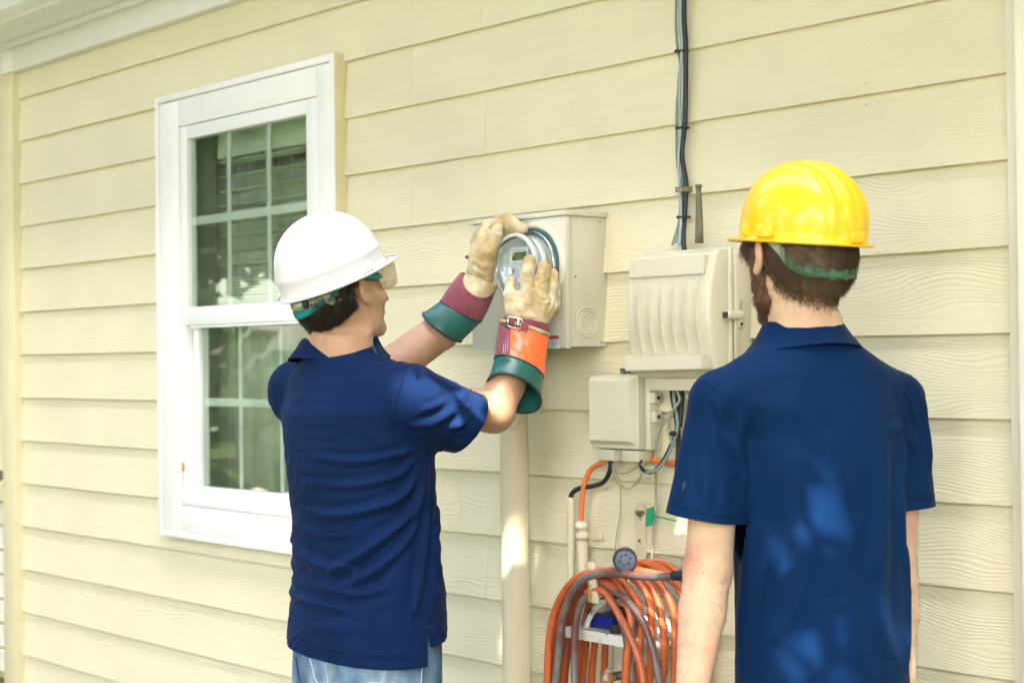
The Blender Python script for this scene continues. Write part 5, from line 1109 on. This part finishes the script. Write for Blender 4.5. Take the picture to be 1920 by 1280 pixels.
def body2(P):
    p = (P - np.array(HC2, np.float32)) @ HM2; d = head_sdf(p / 1.05) * 1.05; d = smin(d, skull(p, 1.02), .01)
    d = smin(d, sd_cone(P, n_hi2, NB2, .058, .064), .02); d = smin(d, sd_cone(P, nloc(HC2, HR2, (0, -.01, -.08)), (NB2[0], NB2[1] + .025, NB2[2] - .02), .040, .05), .012)
    d = smin(d, sd_cone(P, NB2, (0, -.01, 1.38), .063, .09), .03)
    d = smin(d, sd_stack(P, [(t[0], t[1], t[2] * .80, t[3] * .80, t[4]) for t in T2], 2.1), .04)
    for (a, e, w_, r) in ((a2R, e2R, w2R, (.05, .042, .030)), (a2L, e2L, w2L, (.05, .0455, .029))):
        d = smin(d, sd_cone(P, (a[0] * .4, a[1], a[2] + .02), a, .055, .05), .03); d = smin(d, sd_cone(P, a, e, r[0], r[1]), .015)
        m_ = [e[i] * .70 + w_[i] * .30 for i in range(3)]; d = smin(d, sd_cone(P, e, m_, r[1] * 1.04, r[1] * .98), .012); d = smin(d, sd_cone(P, m_, w_, r[1] * .97, r[2]), .015)
        k_ = Vector(e) + Vector((0, -.020, .004)); d = smin(d, sd_ell(P, k_, (.022, .024, .026)), .018)
    for a, b_, ra, rb_ in H2: d = smin(d, sd_cone(P, a, b_, ra, rb_), .006)
    for a, b_, ra, rb_ in leg_prims(.09, .78, cy=0): d = smin(d, sd_cone(P, (a[0] + .03, a[1], a[2]), (b_[0] + .03, b_[1], b_[2]), ra, rb_), .02)
    return d
me = sdf_mesh('body', body2, (-.34, -.22, 0), (.34, .30, 1.80), .0044); relax(me, 1)
folds(me, [([(-0.2149,-0.037,1.052), (-0.2024,-0.0418,1.039), (-0.1874,-0.0361,1.042)], .004, -.003), ([(-0.224,-0.0329,1.034), (-0.2079,-0.0386,1.023), (-0.1887,-0.0356,1.028)], .005, .003), ([(-0.2652,-0.0594,0.888), (-0.2435,-0.0575,0.937), (-0.2208,-0.0553,0.996)], .010, .003), ([(-0.2859,-0.0416,0.937), (-0.2668,-0.0386,1.006), (-0.2624,-0.0305,1.076)], .014, .003)], .0022, (14, 14, 9))
body_2 = link('body', me, man2, M['skin_pale'])
strands('arm_hair', me, lambda V, N: ((np.abs(V[:, 0]) > .14) & (V[:, 2] < 1.10) & (V[:, 2] > .78)).astype(float) + 1e-9, 2600, .011, .00022, lambda P: np.tile(np.array([[0., .4, -.8]]), (len(P), 1)), M['hair_brown'], body_2, lift=.35, seg=3, seed=15)
for p, r_ in (((-0.2397,-0.0282,1.041), .0016), ((-0.2166,-0.0355,0.969), .0022), ((-0.2378,-0.0275,0.973), .0013), ((-0.2736,-0.0037,0.941), .0013)): blob('freckle', M['freckle'], body_2, tuple(Vector(p)), (r_, r_, r_), seg=8)
sl2L = ((-0.185,-0.0031,1.363), (-0.2233,0.0187,1.1)); sl2R = ((0.2078,-0.0032,1.36), (0.225,-0.0063,1.081))
def shirt2(P):
    d = sd_stack(P, T2)
    for a in (sl2L[0], sl2R[0]): d = smin(d, sd_cone(P, (NB2[0], NB2[1] - .005, NB2[2] - .045), a, .055, .058), .04)
    d = smin(d, sd_cone(P, sl2L[0], sl2L[1], .062, .077), .014); d = smin(d, sd_cone(P, sl2R[0], sl2R[1], .056, .064), .014)
    return d
me = sdf_mesh('polo_shirt', shirt2, (-.36, -.22, .56), (.36, .24, 1.56), .0052); relax(me, 4)
F2 = [([(-0.1609,-0.0496,1.358), (-0.178,-0.0636,1.281), (-0.151,-0.0257,1.1939), (-0.146,0.0075,1.1121)], .014, .006), ([(-0.1486,-0.0618,1.2964), (-0.1408,-0.0374,1.1496), (-0.1411,-0.0097,0.9781), (-0.1423,0.0222,0.8318)], .022, .006), ([(-0.0856,-0.1058,1.2744), (-0.09,-0.0978,1.0971), (-0.1069,-0.0894,0.9036)], .030, .005),
      ([(-0.0116,-0.1203,1.3062), (-0.0272,-0.1213,1.1517), (-0.0075,-0.1265,0.9854), (-0.023,-0.1278,0.8487)], .034, .004), ([(0.1011,-0.1143,1.2862), (0.0984,-0.1201,1.1464), (0.0904,-0.1241,1.0072), (0.0947,-0.124,0.8672)], .018, .007), ([(0.2033,-0.0748,1.3221), (0.1694,-0.0793,1.2658), (0.1477,-0.1001,1.171), (0.1664,-0.0881,1.0269)], .014, .006),
      ([(0.2098,-0.0747,1.3104), (0.2079,-0.0454,1.2399), (0.2221,-0.0212,1.133)], .009, .006), ([(0.1967,-0.0801,1.3454), (0.162,-0.0814,1.3118), (0.1109,-0.1095,1.3027)], .012, .004), ([(0.169,-0.0855,1.0835), (0.1803,-0.0755,0.9675), (0.1659,-0.0941,0.8289)], .014, .005), ([(0.0305,-0.1282,1.0389), (0.0425,-0.1273,0.9548), (0.027,-0.1289,0.8452)], .025, .005), ([(-0.0604,-0.1135,1.1525), (-0.0716,-0.1081,1.042), (-0.0536,-0.1177,0.9319)], .025, .004),
      ([(-0.2499,-0.0492,1.376), (-0.2677,-0.0528,1.294), (-0.2472,-0.0589,1.211), (-0.2424,-0.0603,1.167)], .012, .005), ([(-0.2238,-0.0586,1.376), (-0.2057,-0.0752,1.309), (-0.1754,-0.0647,1.253)], .010, .006), ([(-0.2369,-0.0636,1.282), (-0.2109,-0.0729,1.254), (-0.181,-0.0615,1.214)], .010, .006),
      ([(-0.2735,-0.0294,1.309), (-0.2851,-0.0242,1.243), (-0.2903,-0.0218,1.188)], .012, .004), ([(-0.216,-0.0706,1.21), (-0.2064,-0.0733,1.177), (-0.1915,-0.0676,1.143)], .012, .004), ([(0.2392,-0.0576,1.367), (0.2525,-0.0503,1.297), (0.2496,-0.0483,1.216)], .012, .005), ([(-0.1567,-0.0555,1.3743), (-0.1194,-0.0902,1.3576), (-0.0695,-0.1125,1.3516)], .03, .003)]
F2 = [(p, w_, a * 1.5) for p, w_, a in F2]
folds(me, F2, .004, (6, 6, 4), .0030)
cut(me, (-0.2294,0.0206,1.143), (Vector(sl2L[1]) - Vector(sl2L[0])).normalized(), sl2L[1], .082, sl2L); cut(me, (0.2237,-0.0057,1.145), (Vector(sl2R[1]) - Vector(sl2R[0])).normalized(), sl2R[1], .075, sl2R)
bm = bmesh.new(); bm.from_mesh(me); G = lambda: bm.verts[:] + bm.edges[:] + bm.faces[:]
bmesh.ops.bisect_plane(bm, geom=G(), plane_co=(0, 0, .66), plane_no=(0, 0, -1), clear_outer=True)
bmesh.ops.bisect_plane(bm, geom=G(), plane_co=(0, NB2[1], NB2[2] + .016), plane_no=(0, -.2, 1), clear_outer=True); bm.to_mesh(me); bm.free(); me.polygons.foreach_set('use_smooth', [True] * len(me.polygons)); me.update()
polo2 = link('polo_shirt', me, man2, M['royal']); solidify(polo2, .0026)
seam_line('shoulder_seam', me, [(-0.2412,-0.0213,1.413), (-0.2286,-0.0572,1.395), (-0.2092,-0.0744,1.359), (-0.1878,-0.0716,1.32), (-0.1742,-0.0653,1.275)], .0011, M['royal'], polo2)
seam_line('shoulder_seam', me, [(0.2322,-0.0335,1.422), (0.1977,-0.0998,1.3857), (0.2068,-0.0904,1.3511), (0.2129,-0.0771,1.3104)], .0011, M['royal'], polo2)
seam_line('sleeve_hem', me, [(-0.306,0.0053,1.178), (-0.2836,-0.045,1.167), (-0.2424,-0.0603,1.155), (-0.1861,-0.0592,1.147)], .0010, M['royal'], polo2)
seam_line('sleeve_hem', me, [(0.2104,-0.0439,1.17), (0.233,-0.0524,1.17), (0.2706,-0.0445,1.17)], .0010, M['royal'], polo2)
collar('collar', polo2, M['royal'], (NB2[0] + .004, NB2[1] + .002, NB2[2] - .008), .067, .070, .048, .0, .038, gap=26)
for k, pts in enumerate((((-.4, .5), (.1, .8), (.5, .2), (.3, -.5), (-.1, -.9)), ((-.5, .1), (-.1, .3), (.1, -.1), (-.2, -.6)), ((0, 1.), (.6, .7), (.9, .1)))):
    c = Vector((-0.3004,-0.0289,1.212)); uu = vec((-0.3004,-0.0289,1.212), (-0.294,-0.0318,1.212)); vv = vec((-0.3004,-0.0289,1.212), (-0.3004,-0.0289,1.222))
    seam_line('embroidery', me, [tuple(c + uu * p[0] + vv * p[1]) for p in pts], .0012, M['ink'], polo2)
tr2 = trousers(man2, 'trousers', M['denimdark'], T2, .9, .085, .11, 0, .03, .93); shoes(man2, .11, 0)
tube('wristband', ring_pts((0.1927,-0.0282,0.8), vec((0.1927,-0.0282,0.8), (0.2213,-0.0387,0.795)), vec((0.1927,-0.0282,0.8), (0.1742,-0.0556,0.804)), 0, 360, 24), .0055, M['yellowband'], man2, 8, raw=True, closed=True)
def loc2(V): return (V - np.array(HC2, np.float32)) @ HM2
def hair2(P):
    p = loc2(P); d = skull(p, 1.02) - .009; q_ = p.copy(); q_[:, 0] = np.abs(q_[:, 0]); d = smin(d, sd_ell(q_, (.070, .058, .014), (.017, .030, .036)), .012); lo_ = (-.040 + (p[:, 1] + .012) * .58) - p[:, 2]; d = smax(d, lo_, .014); d = smax(d, p[:, 1] - .088, .01)
    d = smax(d, -(np.sqrt((p[:, 1] - .010) ** 2 + ((p[:, 2] + .002) * .8) ** 2) - .022) * (np.abs(p[:, 0]) > .03) - .05 * (np.abs(p[:, 0]) <= .03), .004)
    return smax(d, p[:, 2] - .045, .01)
me = sdf_mesh('hair', hair2, np.array(HC2) - .17, np.array(HC2) + .17, .004); relax(me, 1)
V, N = co_no(me); D_ = np.array([noise.noise(Vector((v[0] * 130, v[1] * 130, v[2] * 22))) for v in V]) * .0026; me.vertices.foreach_set('co', (V + N * D_[:, None]).astype(np.float32).ravel())
h2 = link('hair', me, man2, M['hair_brown'])
dn = lambda P: np.tile(np.array([[0, -.12, -1.]]), (len(P), 1))
strands('hair_strands', me, lambda V, N: (loc2(V)[:, 2] < .030).astype(float) + 1e-6, 15000, .030, .00042, dn, M['hair_brown'], h2, lift=.14, seg=5, seed=6)
strands('hair_strands', body_2.data, lambda V, N: ((lambda p: np.exp(-((p[:, 2] - (-.052 + (p[:, 1] + .012) * .58)) / .013) ** 2) * (p[:, 1] < -.012) * (p[:, 1] > -.13) * (np.abs(p[:, 0]) < .10) * (p[:, 2] > -.15))(loc2(V))) + 1e-9, 3500, .008, .00035, dn, M['hair_brown'], h2, lift=.15, seg=4, seed=7)
def jawd(P):
    p = loc2(P) / 1.05; q = p.copy(); q[:, 0] = np.abs(q[:, 0])
    d = sd_cone(q, (.057, .016, -.036), (.052, .028, -.078), .018, .021); d = smin(d, sd_cone(q, (.046, .024, -.078), (.012, .074, -.106), .020, .019), .02); d = smin(d, sd_ell(p, (0, .076, -.110), (.024, .020, .019)), .018)
    d = smin(d, sd_cone(q, (.072, .034, .012), (.064, .026, -.05), .012, .016), .012)
    return d * 1.05 - .003
me = sdf_mesh('beard', jawd, np.array(HC2) - .17, np.array(HC2) + .17, .004)
bd = link('beard', me, man2, M['beard'])
strands('beard_strands', me, lambda V, N: np.ones(len(V)), 5000, .012, .0005, dn, M['beard'], bd, lift=.5, curl=.001, seg=4, seed=8)

# ---------------------------------------------------------------- hard hats
def hard_hat(name, label, m, ridged, mat_w, H=.150, A=.112, B=.134, brim=.045):
    root = thing(name, label, 'hard hat'); root.matrix_world = mat_w
    nth, ns = 144, 40; V = []
    def rim(th): return A * math.cos(th), B * math.sin(th) - .004
    for j in range(ns + 1):
        t = j / ns; a = t * math.pi / 2; rho = math.sin(a) ** .93; z = H * math.cos(a) ** .92
        for i in range(nth):
            th = 2 * math.pi * i / nth; x, y = A * rho * math.cos(th), B * rho * math.sin(th) - .004; bul = 1 + .035 * math.sin(2 * a) * (1 if not ridged else .8)
            x *= bul; y *= bul; zz = z + .018
            if ridged:
                fade = min(1, (1 - t) * 5) * (1 if abs(math.sin(th)) > 0 else 1); fr = 1.0
                g = .0062 * (1 / (1 + math.exp((abs(x) - .024) / .0012))) + .0048 * math.exp(-((abs(x) - .046) / .0045) ** 2) - .0030 * math.exp(-((abs(x)) / .005) ** 2)
                g *= fade ** .5; n_ = Vector((x * 1.1, y, z * 1.1)).normalized(); x += n_.x * g; y += n_.y * g; zz += n_.z * g
            elif .80 < t < .96: 
                g = .0030 * math.exp(-((t - .885) / .028) ** 2); x *= 1 + g / A; y *= 1 + g / B
            V.append((x, y, zz))
    for (dr, dz) in ((.0010, .012), (.0024, .007), (.006, .0035), (.009, .0022), (.0115, .0030), (.0125, .0052) if ridged else (.0105, .0045)):
        for i in range(nth):
            th = 2 * math.pi * i / nth; x, y = rim(th); n_ = Vector((math.cos(th) / A, math.sin(th) / B, 0)).normalized()
            fr = math.exp(-((math.atan2(math.cos(th), math.sin(th))) / .62) ** 2) if math.sin(th) > 0 else 0
            k = dr + fr * brim * (dr / .0125) ** 1.2; z_ = dz - fr * .010 * (dr / .0125) ** 2 + (.004 * (dr / .0125) ** 3 * fr)
            V.append((x + n_.x * k, y + n_.y * k, z_))
    rows = ns + 7; F = []
    for j in range(rows - 1):
        for i in range(nth):
            a = j * nth + i; b = j * nth + (i + 1) % nth; F.append((a, a + nth, b + nth, b) if j else (a, a + nth, b + nth, b))
    sh = link('shell', nmesh('shell', V, F), root, m); solidify(sh, .0028)
    # accessory slots
    for s in (-1, 1):
        if ridged:
            for yy, w_, hh in ((-.012, .021, .012), (.052, .010, .010)):
                th = math.asin(max(-1, min(1, (yy + .004) / B))); x = A * math.cos(th); bm = bmesh.new(); box(bm, -.006, .0075, -w_, w_, -hh, hh, .002); ang = math.atan2(math.sin(th) / B, math.cos(th) / A)
                bmesh.ops.rotate(bm, verts=bm.verts, cent=(0, 0, 0), matrix=Matrix.Rotation(R(-12), 3, 'Y') @ Matrix.Identity(3)); bmesh.ops.rotate(bm, verts=bm.verts, cent=(0, 0, 0), matrix=Matrix.Rotation(ang, 3, 'Z'))
                if s < 0: bmesh.ops.scale(bm, vec=(-1, 1, 1), verts=bm.verts)
                bmesh.ops.translate(bm, verts=bm.verts, vec=(s * x, yy, .021)); bm_obj('accessory_slot', bm, m, root, smooth=True)
        else:
            bm = bmesh.new(); box(bm, -.004, .0065, -.019, .019, -.009, .009, .002); th = math.asin(.030 / B); ang = math.atan2(math.sin(th) / B, math.cos(th) / A); bmesh.ops.rotate(bm, verts=bm.verts, cent=(0, 0, 0), matrix=Matrix.Rotation(ang, 3, 'Z'))
            if s < 0: bmesh.ops.scale(bm, vec=(-1, 1, 1), verts=bm.verts)
            bmesh.ops.translate(bm, verts=bm.verts, vec=(s * A * math.cos(th), .026, .016)); bm_obj('accessory_slot', bm, m, root, smooth=True)
    if ridged:
        bm = bmesh.new(); box(bm, -.016, .016, -.007, .006, -.012, .010, .002); bmesh.ops.translate(bm, verts=bm.verts, vec=(0, -B - .006, .020)); bm_obj('rear_lug', bm, m, root, smooth=True)
    return root
def ribbon(name, m, parent, pts, rx, ry, cy=-.012, h=.012, th=.002, sx=1, yaw=0):
    """flat band on an ellipse round the head: pts = (angle from the right ear towards the nape, z, half height)"""
    P = catmull([(a, z, hh) for a, z, hh in pts], 8); lo_, hi_ = [], []
    for p in P:
        x = sx * rx * math.cos(R(p.x)); y = cy - ry * math.sin(R(p.x)); x, y = x * math.cos(yaw) - y * math.sin(yaw), x * math.sin(yaw) + y * math.cos(yaw); lo_.append((x, y, p.y - p.z)); hi_.append((x * .985, y * .985, p.y + p.z))
    V, F = loft_mesh([lo_, hi_], closed=False); o = link(name, nmesh(name, V, F), parent, m); solidify(o, th, 0); return o
H1M = hat_matrix(MAN, HC1, HR1, .032, -.016, R(10.5)); hat1 = hard_hat('hard_hat', 'glossy white hard hat worn by the man at the meter', M['hatwhite'], False, H1M, H=.150, A=.113, B=.134, brim=.036)
ribbon('suspension_band', M['susppale'], hat1, [(20, -.008, .010), (34, -.012, .014), (52, -.014, .012), (72, -.016, .011), (95, -.018, .010)], .086, .112)
ribbon('suspension_band', M['susppale'], hat1, [(20, -.008, .010), (34, -.012, .014), (52, -.014, .012), (72, -.016, .011), (95, -.018, .010)], .086, .112, sx=-1)
ribbon('suspension_tab', M['susppale'], hat1, [(26, -.016, .014), (32, -.018, .017), (40, -.012, .012)], .0885, .1145)
for a in (58, 74): ribbon('adjuster_slot', M['ink'], hat1, [(a, -.020, .0022), (a + 2.5, -.020, .0022)], .0885, .1145)
ribbon('suspension_strap', M['ink'], hat1, [(0, .002, .010), (20, .002, .012), (55, .0, .012)], .083, .110); blob('ratchet_knob', M['susppale'], hat1, (.018, -.124, -.012), (.016, .010, .010)); blob('ratchet_knob', M['ink'], hat1, (.034, -.117, -.014), (.010, .008, .012))
H2M = hat_matrix(MAN2, HC2, HR2 @ rotm(R(11), 0), .024, -.006, R(6)); hat2 = hard_hat('hard_hat', 'glossy yellow hard hat with raised ridges worn by the bearded man', M['hatyellow'], True, H2M, H=.140, A=.111, B=.136, brim=.024)
for sx in (-1, 1):
    ribbon('suspension_strap', M['susppale'], hat2, [(6, .010, .012), (18, -.006, .012), (28, -.024, .012)], 0.0945, 0.1175, sx=sx, yaw=R(-11))
    ribbon('nape_strap', M['suspgreen'], hat2, [(24, -.022, .013), (38, -.038, .014), (52, -.048, .012), (70, -.053, .008), (92, -.055, .008)], 0.0945, 0.1175, sx=sx, yaw=R(-11))
    ribbon('strap_slider', M['suspgreen'], hat2, [(50, -.047, .014), (53, -.048, .014), (57, -.049, .013)], 0.0960, 0.1190, sx=sx, yaw=R(-11))
    ribbon('strap_slider', M['suspgreen'], hat2, [(77, -.0535, .011), (80, -.054, .011), (84, -.0545, .011)], 0.0960, 0.1190, sx=sx, yaw=R(-11))
    for k in range(6): ribbon('strap_hole', M['ink'], hat2, [(59 + 3 * k, -.0505, .0014), (60.2 + 3 * k, -.0505, .0014)], 0.0953, 0.1183, sx=sx, yaw=R(-11))

# ---------------------------------------------------------------- goggles of the first man
gg = thing('safety_goggles', 'clear vented safety goggles with teal strap worn under the white hard hat', 'goggles'); gg.matrix_world = hat_matrix(MAN, HC1, HR1, .022, 0, 0)
rg = []
for (y, hw, hh, wrap) in ((.082, .066, .034, .022), (.092, .072, .040, .026), (.112, .073, .041, .026), (.124, .070, .038, .020), (.128, .064, .033, .016), (.129, .0, .0, .0)):
    ring = []
    for k in range(56):
        a = 2 * math.pi * k / 56; c, s = math.cos(a), math.sin(a); x = hw * math.copysign(abs(c) ** .55, c); z = .006 + hh * math.copysign(abs(s) ** .7, s); 
        if z < -.01 and abs(x) < .022: z += .016 * (1 - abs(x) / .022)
        ring.append((x, y - wrap * (abs(x) / .07) ** 2, z))
    rg.append(ring)
V, F = loft_mesh(rg); o = link('goggle_shell', nmesh('goggle_shell', V, F), gg, M['goggle']); solidify(o, .0015)
bm = bmesh.new()
for s in (-1, 1):
    for i in range(7):
        for j in range(9):
            y = .080 + .0045 * i + .002 * (j % 2); z = -.024 + .0068 * j
            bmesh.ops.create_icosphere(bm, subdivisions=1, radius=.0011, matrix=Matrix.Translation((s * (.0728 - .0006 * abs(j - 4) ** 1.3 * .3), y, z)))
bm_obj('vent_holes', bm, M['skin_tan'], gg)['kind'] = 'stuff'
box_obj('strap_lug', M['goggle'], gg, .066, .074, .048, .062, -.004, .016, .003); box_obj('strap_lug', M['goggle'], gg, -.074, -.066, .048, .062, -.004, .016, .003)
for sx in (-1, 1): ribbon('strap', M['strapteal'], gg, [(-42, .004, .0065), (-22, .008, .008), (0, .018, .008), (20, .006, .010), (45, -.022, .011), (70, -.044, .010), (95, -.052, .009)], .093, .121, cy=-.012, sx=sx)
for sx in (-1, 1): ribbon('strap_end', M['strapblue'], gg, [(-50, .003, .007), (-44, .003, .007), (-36, .004, .007)], .092, .120, cy=-.012, sx=sx)

# ================================================================== unseen yard trees: they shade and dapple the wall, some added to cut light
def leaf_mesh(name, centers, size, seed, gap=None):
    rs = np.random.RandomState(seed); C_ = np.array(centers, np.float32)
    n = len(C_); a = rs.normal(size=(n, 3)); a[:, 2] *= .55; a /= np.linalg.norm(a, axis=1)[:, None]; b = rs.normal(size=(n, 3)); b -= a * (a * b).sum(1)[:, None]; b /= np.linalg.norm(b, axis=1)[:, None]
    c_ = np.cross(a, b); L = size * rs.uniform(.7, 1.25, n)[:, None]; Wd = L * .30
    V = np.stack([C_ - a * L * .5, C_ + b * Wd + c_ * L * .04, C_ + a * L * .5, C_ - b * Wd + c_ * L * .04], 1).reshape(-1, 3); F = np.arange(n * 4).reshape(-1, 4)
    return nmesh(name, V, F, False)
S_ = np.array(SUN)
# spots of the yard where sunlight comes through the leaves: (point, radius)
DAP = [((-3.345,-0.1,0.885), .045), ((-3.345,-0.1,0.793), .05), ((-3.353,-0.1,0.694), .03), ((-2.877,-0.01,0.991), -.015), ((-2.728,-0.2,0.905), .0),
       ((-2.002,-0.475,1.155), -.028), ((-2.014,-0.488,1.115), .025), ((-2.032,-0.508,1.064), .0), ((-2.034,-0.509,0.928), -.022), ((-2.046,-0.522,0.888), .03), ((-2.024,-0.495,0.84), .03),
       ((-2.002,-0.47,0.862), -.020), ((-1.952,-0.369,1.028), -.026), ((-1.946,-0.361,0.982), .012), ((-3.27,-0.835,1.797), .004),
       ((-3.041,-0.641,1.397), .012), ((-6.077,-0.03,2.755), .08), ((-6.412,-0.03,2.763), .05), ((-5.641,-0.03,2.726), .06)]
def canopy(name, label, trunk, clumps, nleaf, size, seed, carve, m):
    t = place(name, label, 'tree', trunk); rs = np.random.RandomState(seed); tot = sum(c[1] ** 2 for c in clumps); pts = []
    for (c, r, fl) in clumps:
        k = int(nleaf * r * r / tot); u = rs.normal(size=(k, 3)); u /= np.linalg.norm(u, axis=1)[:, None]; q = np.array(c) + u * r * (rs.uniform(.25, 1.0, k) ** .6)[:, None] * np.array([1, 1, fl]); pts.append(q)
        tube('limb', [(trunk[0], trunk[1], c[2] * .45), ((trunk[0] + c[0]) / 2, (trunk[1] + c[1]) / 2, c[2] * .75), c], [.13, .07, .02], M['bark'], t, 6, 3)
    P = np.concatenate(pts)
    if carve:
        keep = np.ones(len(P), bool)
        for T, r in DAP:
            d = P - np.array(T); s = d @ S_; e = d - s[:, None] * S_; dist = np.linalg.norm(e, axis=1)
            ang = np.arctan2(e[:, 0], e[:, 2]); rr = max(r, .02) * (1 + .35 * np.sin(ang * 2 + r * 90) + .25 * np.sin(ang * 3 + r * 40)) + size * .52 + min(r, 0)
            keep &= ~((s > 0) & (dist < rr))
        P = P[keep]
    tube('trunk', [(trunk[0], trunk[1], 0), (trunk[0] + .1, trunk[1], 1.5), (trunk[0] - .05, trunk[1] + .1, 3), (trunk[0], trunk[1], max(c[0][2] for c in clumps))], [.30, .24, .20, .06], M['bark'], t, 12, 6)
    if carve:      # unseen loose leaves added across the open spots to break up the sun patches
        tw = []
        for T in ((-2.02,-0.495,1.105), (-2.04,-0.514,0.873), (-1.982,-0.449,0.993), (-1.947,-0.363,0.998), (-2.892,0,0.989), (-3.346,-0.1,0.835)):
            c = np.array(T) + S_ * 2.7; tw.append(c + rs.normal(0, .105, (26, 3)))
        P = np.concatenate([P] + tw)
    link('crown', leaf_mesh('crown', P, size, seed), t, m)
# sun path above the working place
cl = []
rs = np.random.RandomState(11)
for i in range(19):
    for j in range(6):
        base = np.array([-12.6 + i * .86 , -.4, -.3 + j * .85]); c = base + S_ * ((7.6 - base[2] * .6) / .76 + rs.uniform(-.5, .6)) + rs.uniform(-.12, .12, 3)
        cl.append((tuple(c), .82, .7))
canopy('oak_tree', 'broad leafy shade tree behind the viewer over the yard', (-1.5, -7.6, 0), cl, 250000, .115, 21, True, M['leaf'])
for i, (x, y, h, n) in enumerate(((-10.6, -5.2, 5.2, 8), (-14.5, -3.0, 7, 9), (-8.5, -11, 8, 9), (-3.0, -12, 8, 9), (3.5, -11, 6.5, 7), (2.3, -2.3, 5.6, 10), (-19, -12, 8, 8), (-12.0, -2.4, 7, 10), (-11.5, -8.8, 8, 10))):  # unseen trees; the nearer ones at left and right set to block light
    rs = np.random.RandomState(30 + i); cl = [((x + rs.uniform(-1.6, 1.6), y + rs.uniform(-1.4, 1.4), h * .16 + k * h * .11 + rs.uniform(-.3, .3)), rs.uniform(1.0, 1.6), .85) for k in range(n)]
    canopy('broadleaf_tree', ('unseen green tree set left of the yard to block light', 'green tree at the far left end of the lawn', 'tall green tree behind the shade tree', 'tall green tree behind the viewer', 'green tree beyond the lawn right of the yard', 'unseen green tree set at the right to block light', 'tallest green tree far left across the lawn', 'unseen bushy green tree added beside the house to block light from the left', 'unseen green tree added off the left corner to block light')[i], (x, y, 0), cl, 9000, .34, 60 + i, False, M['leafdark'])
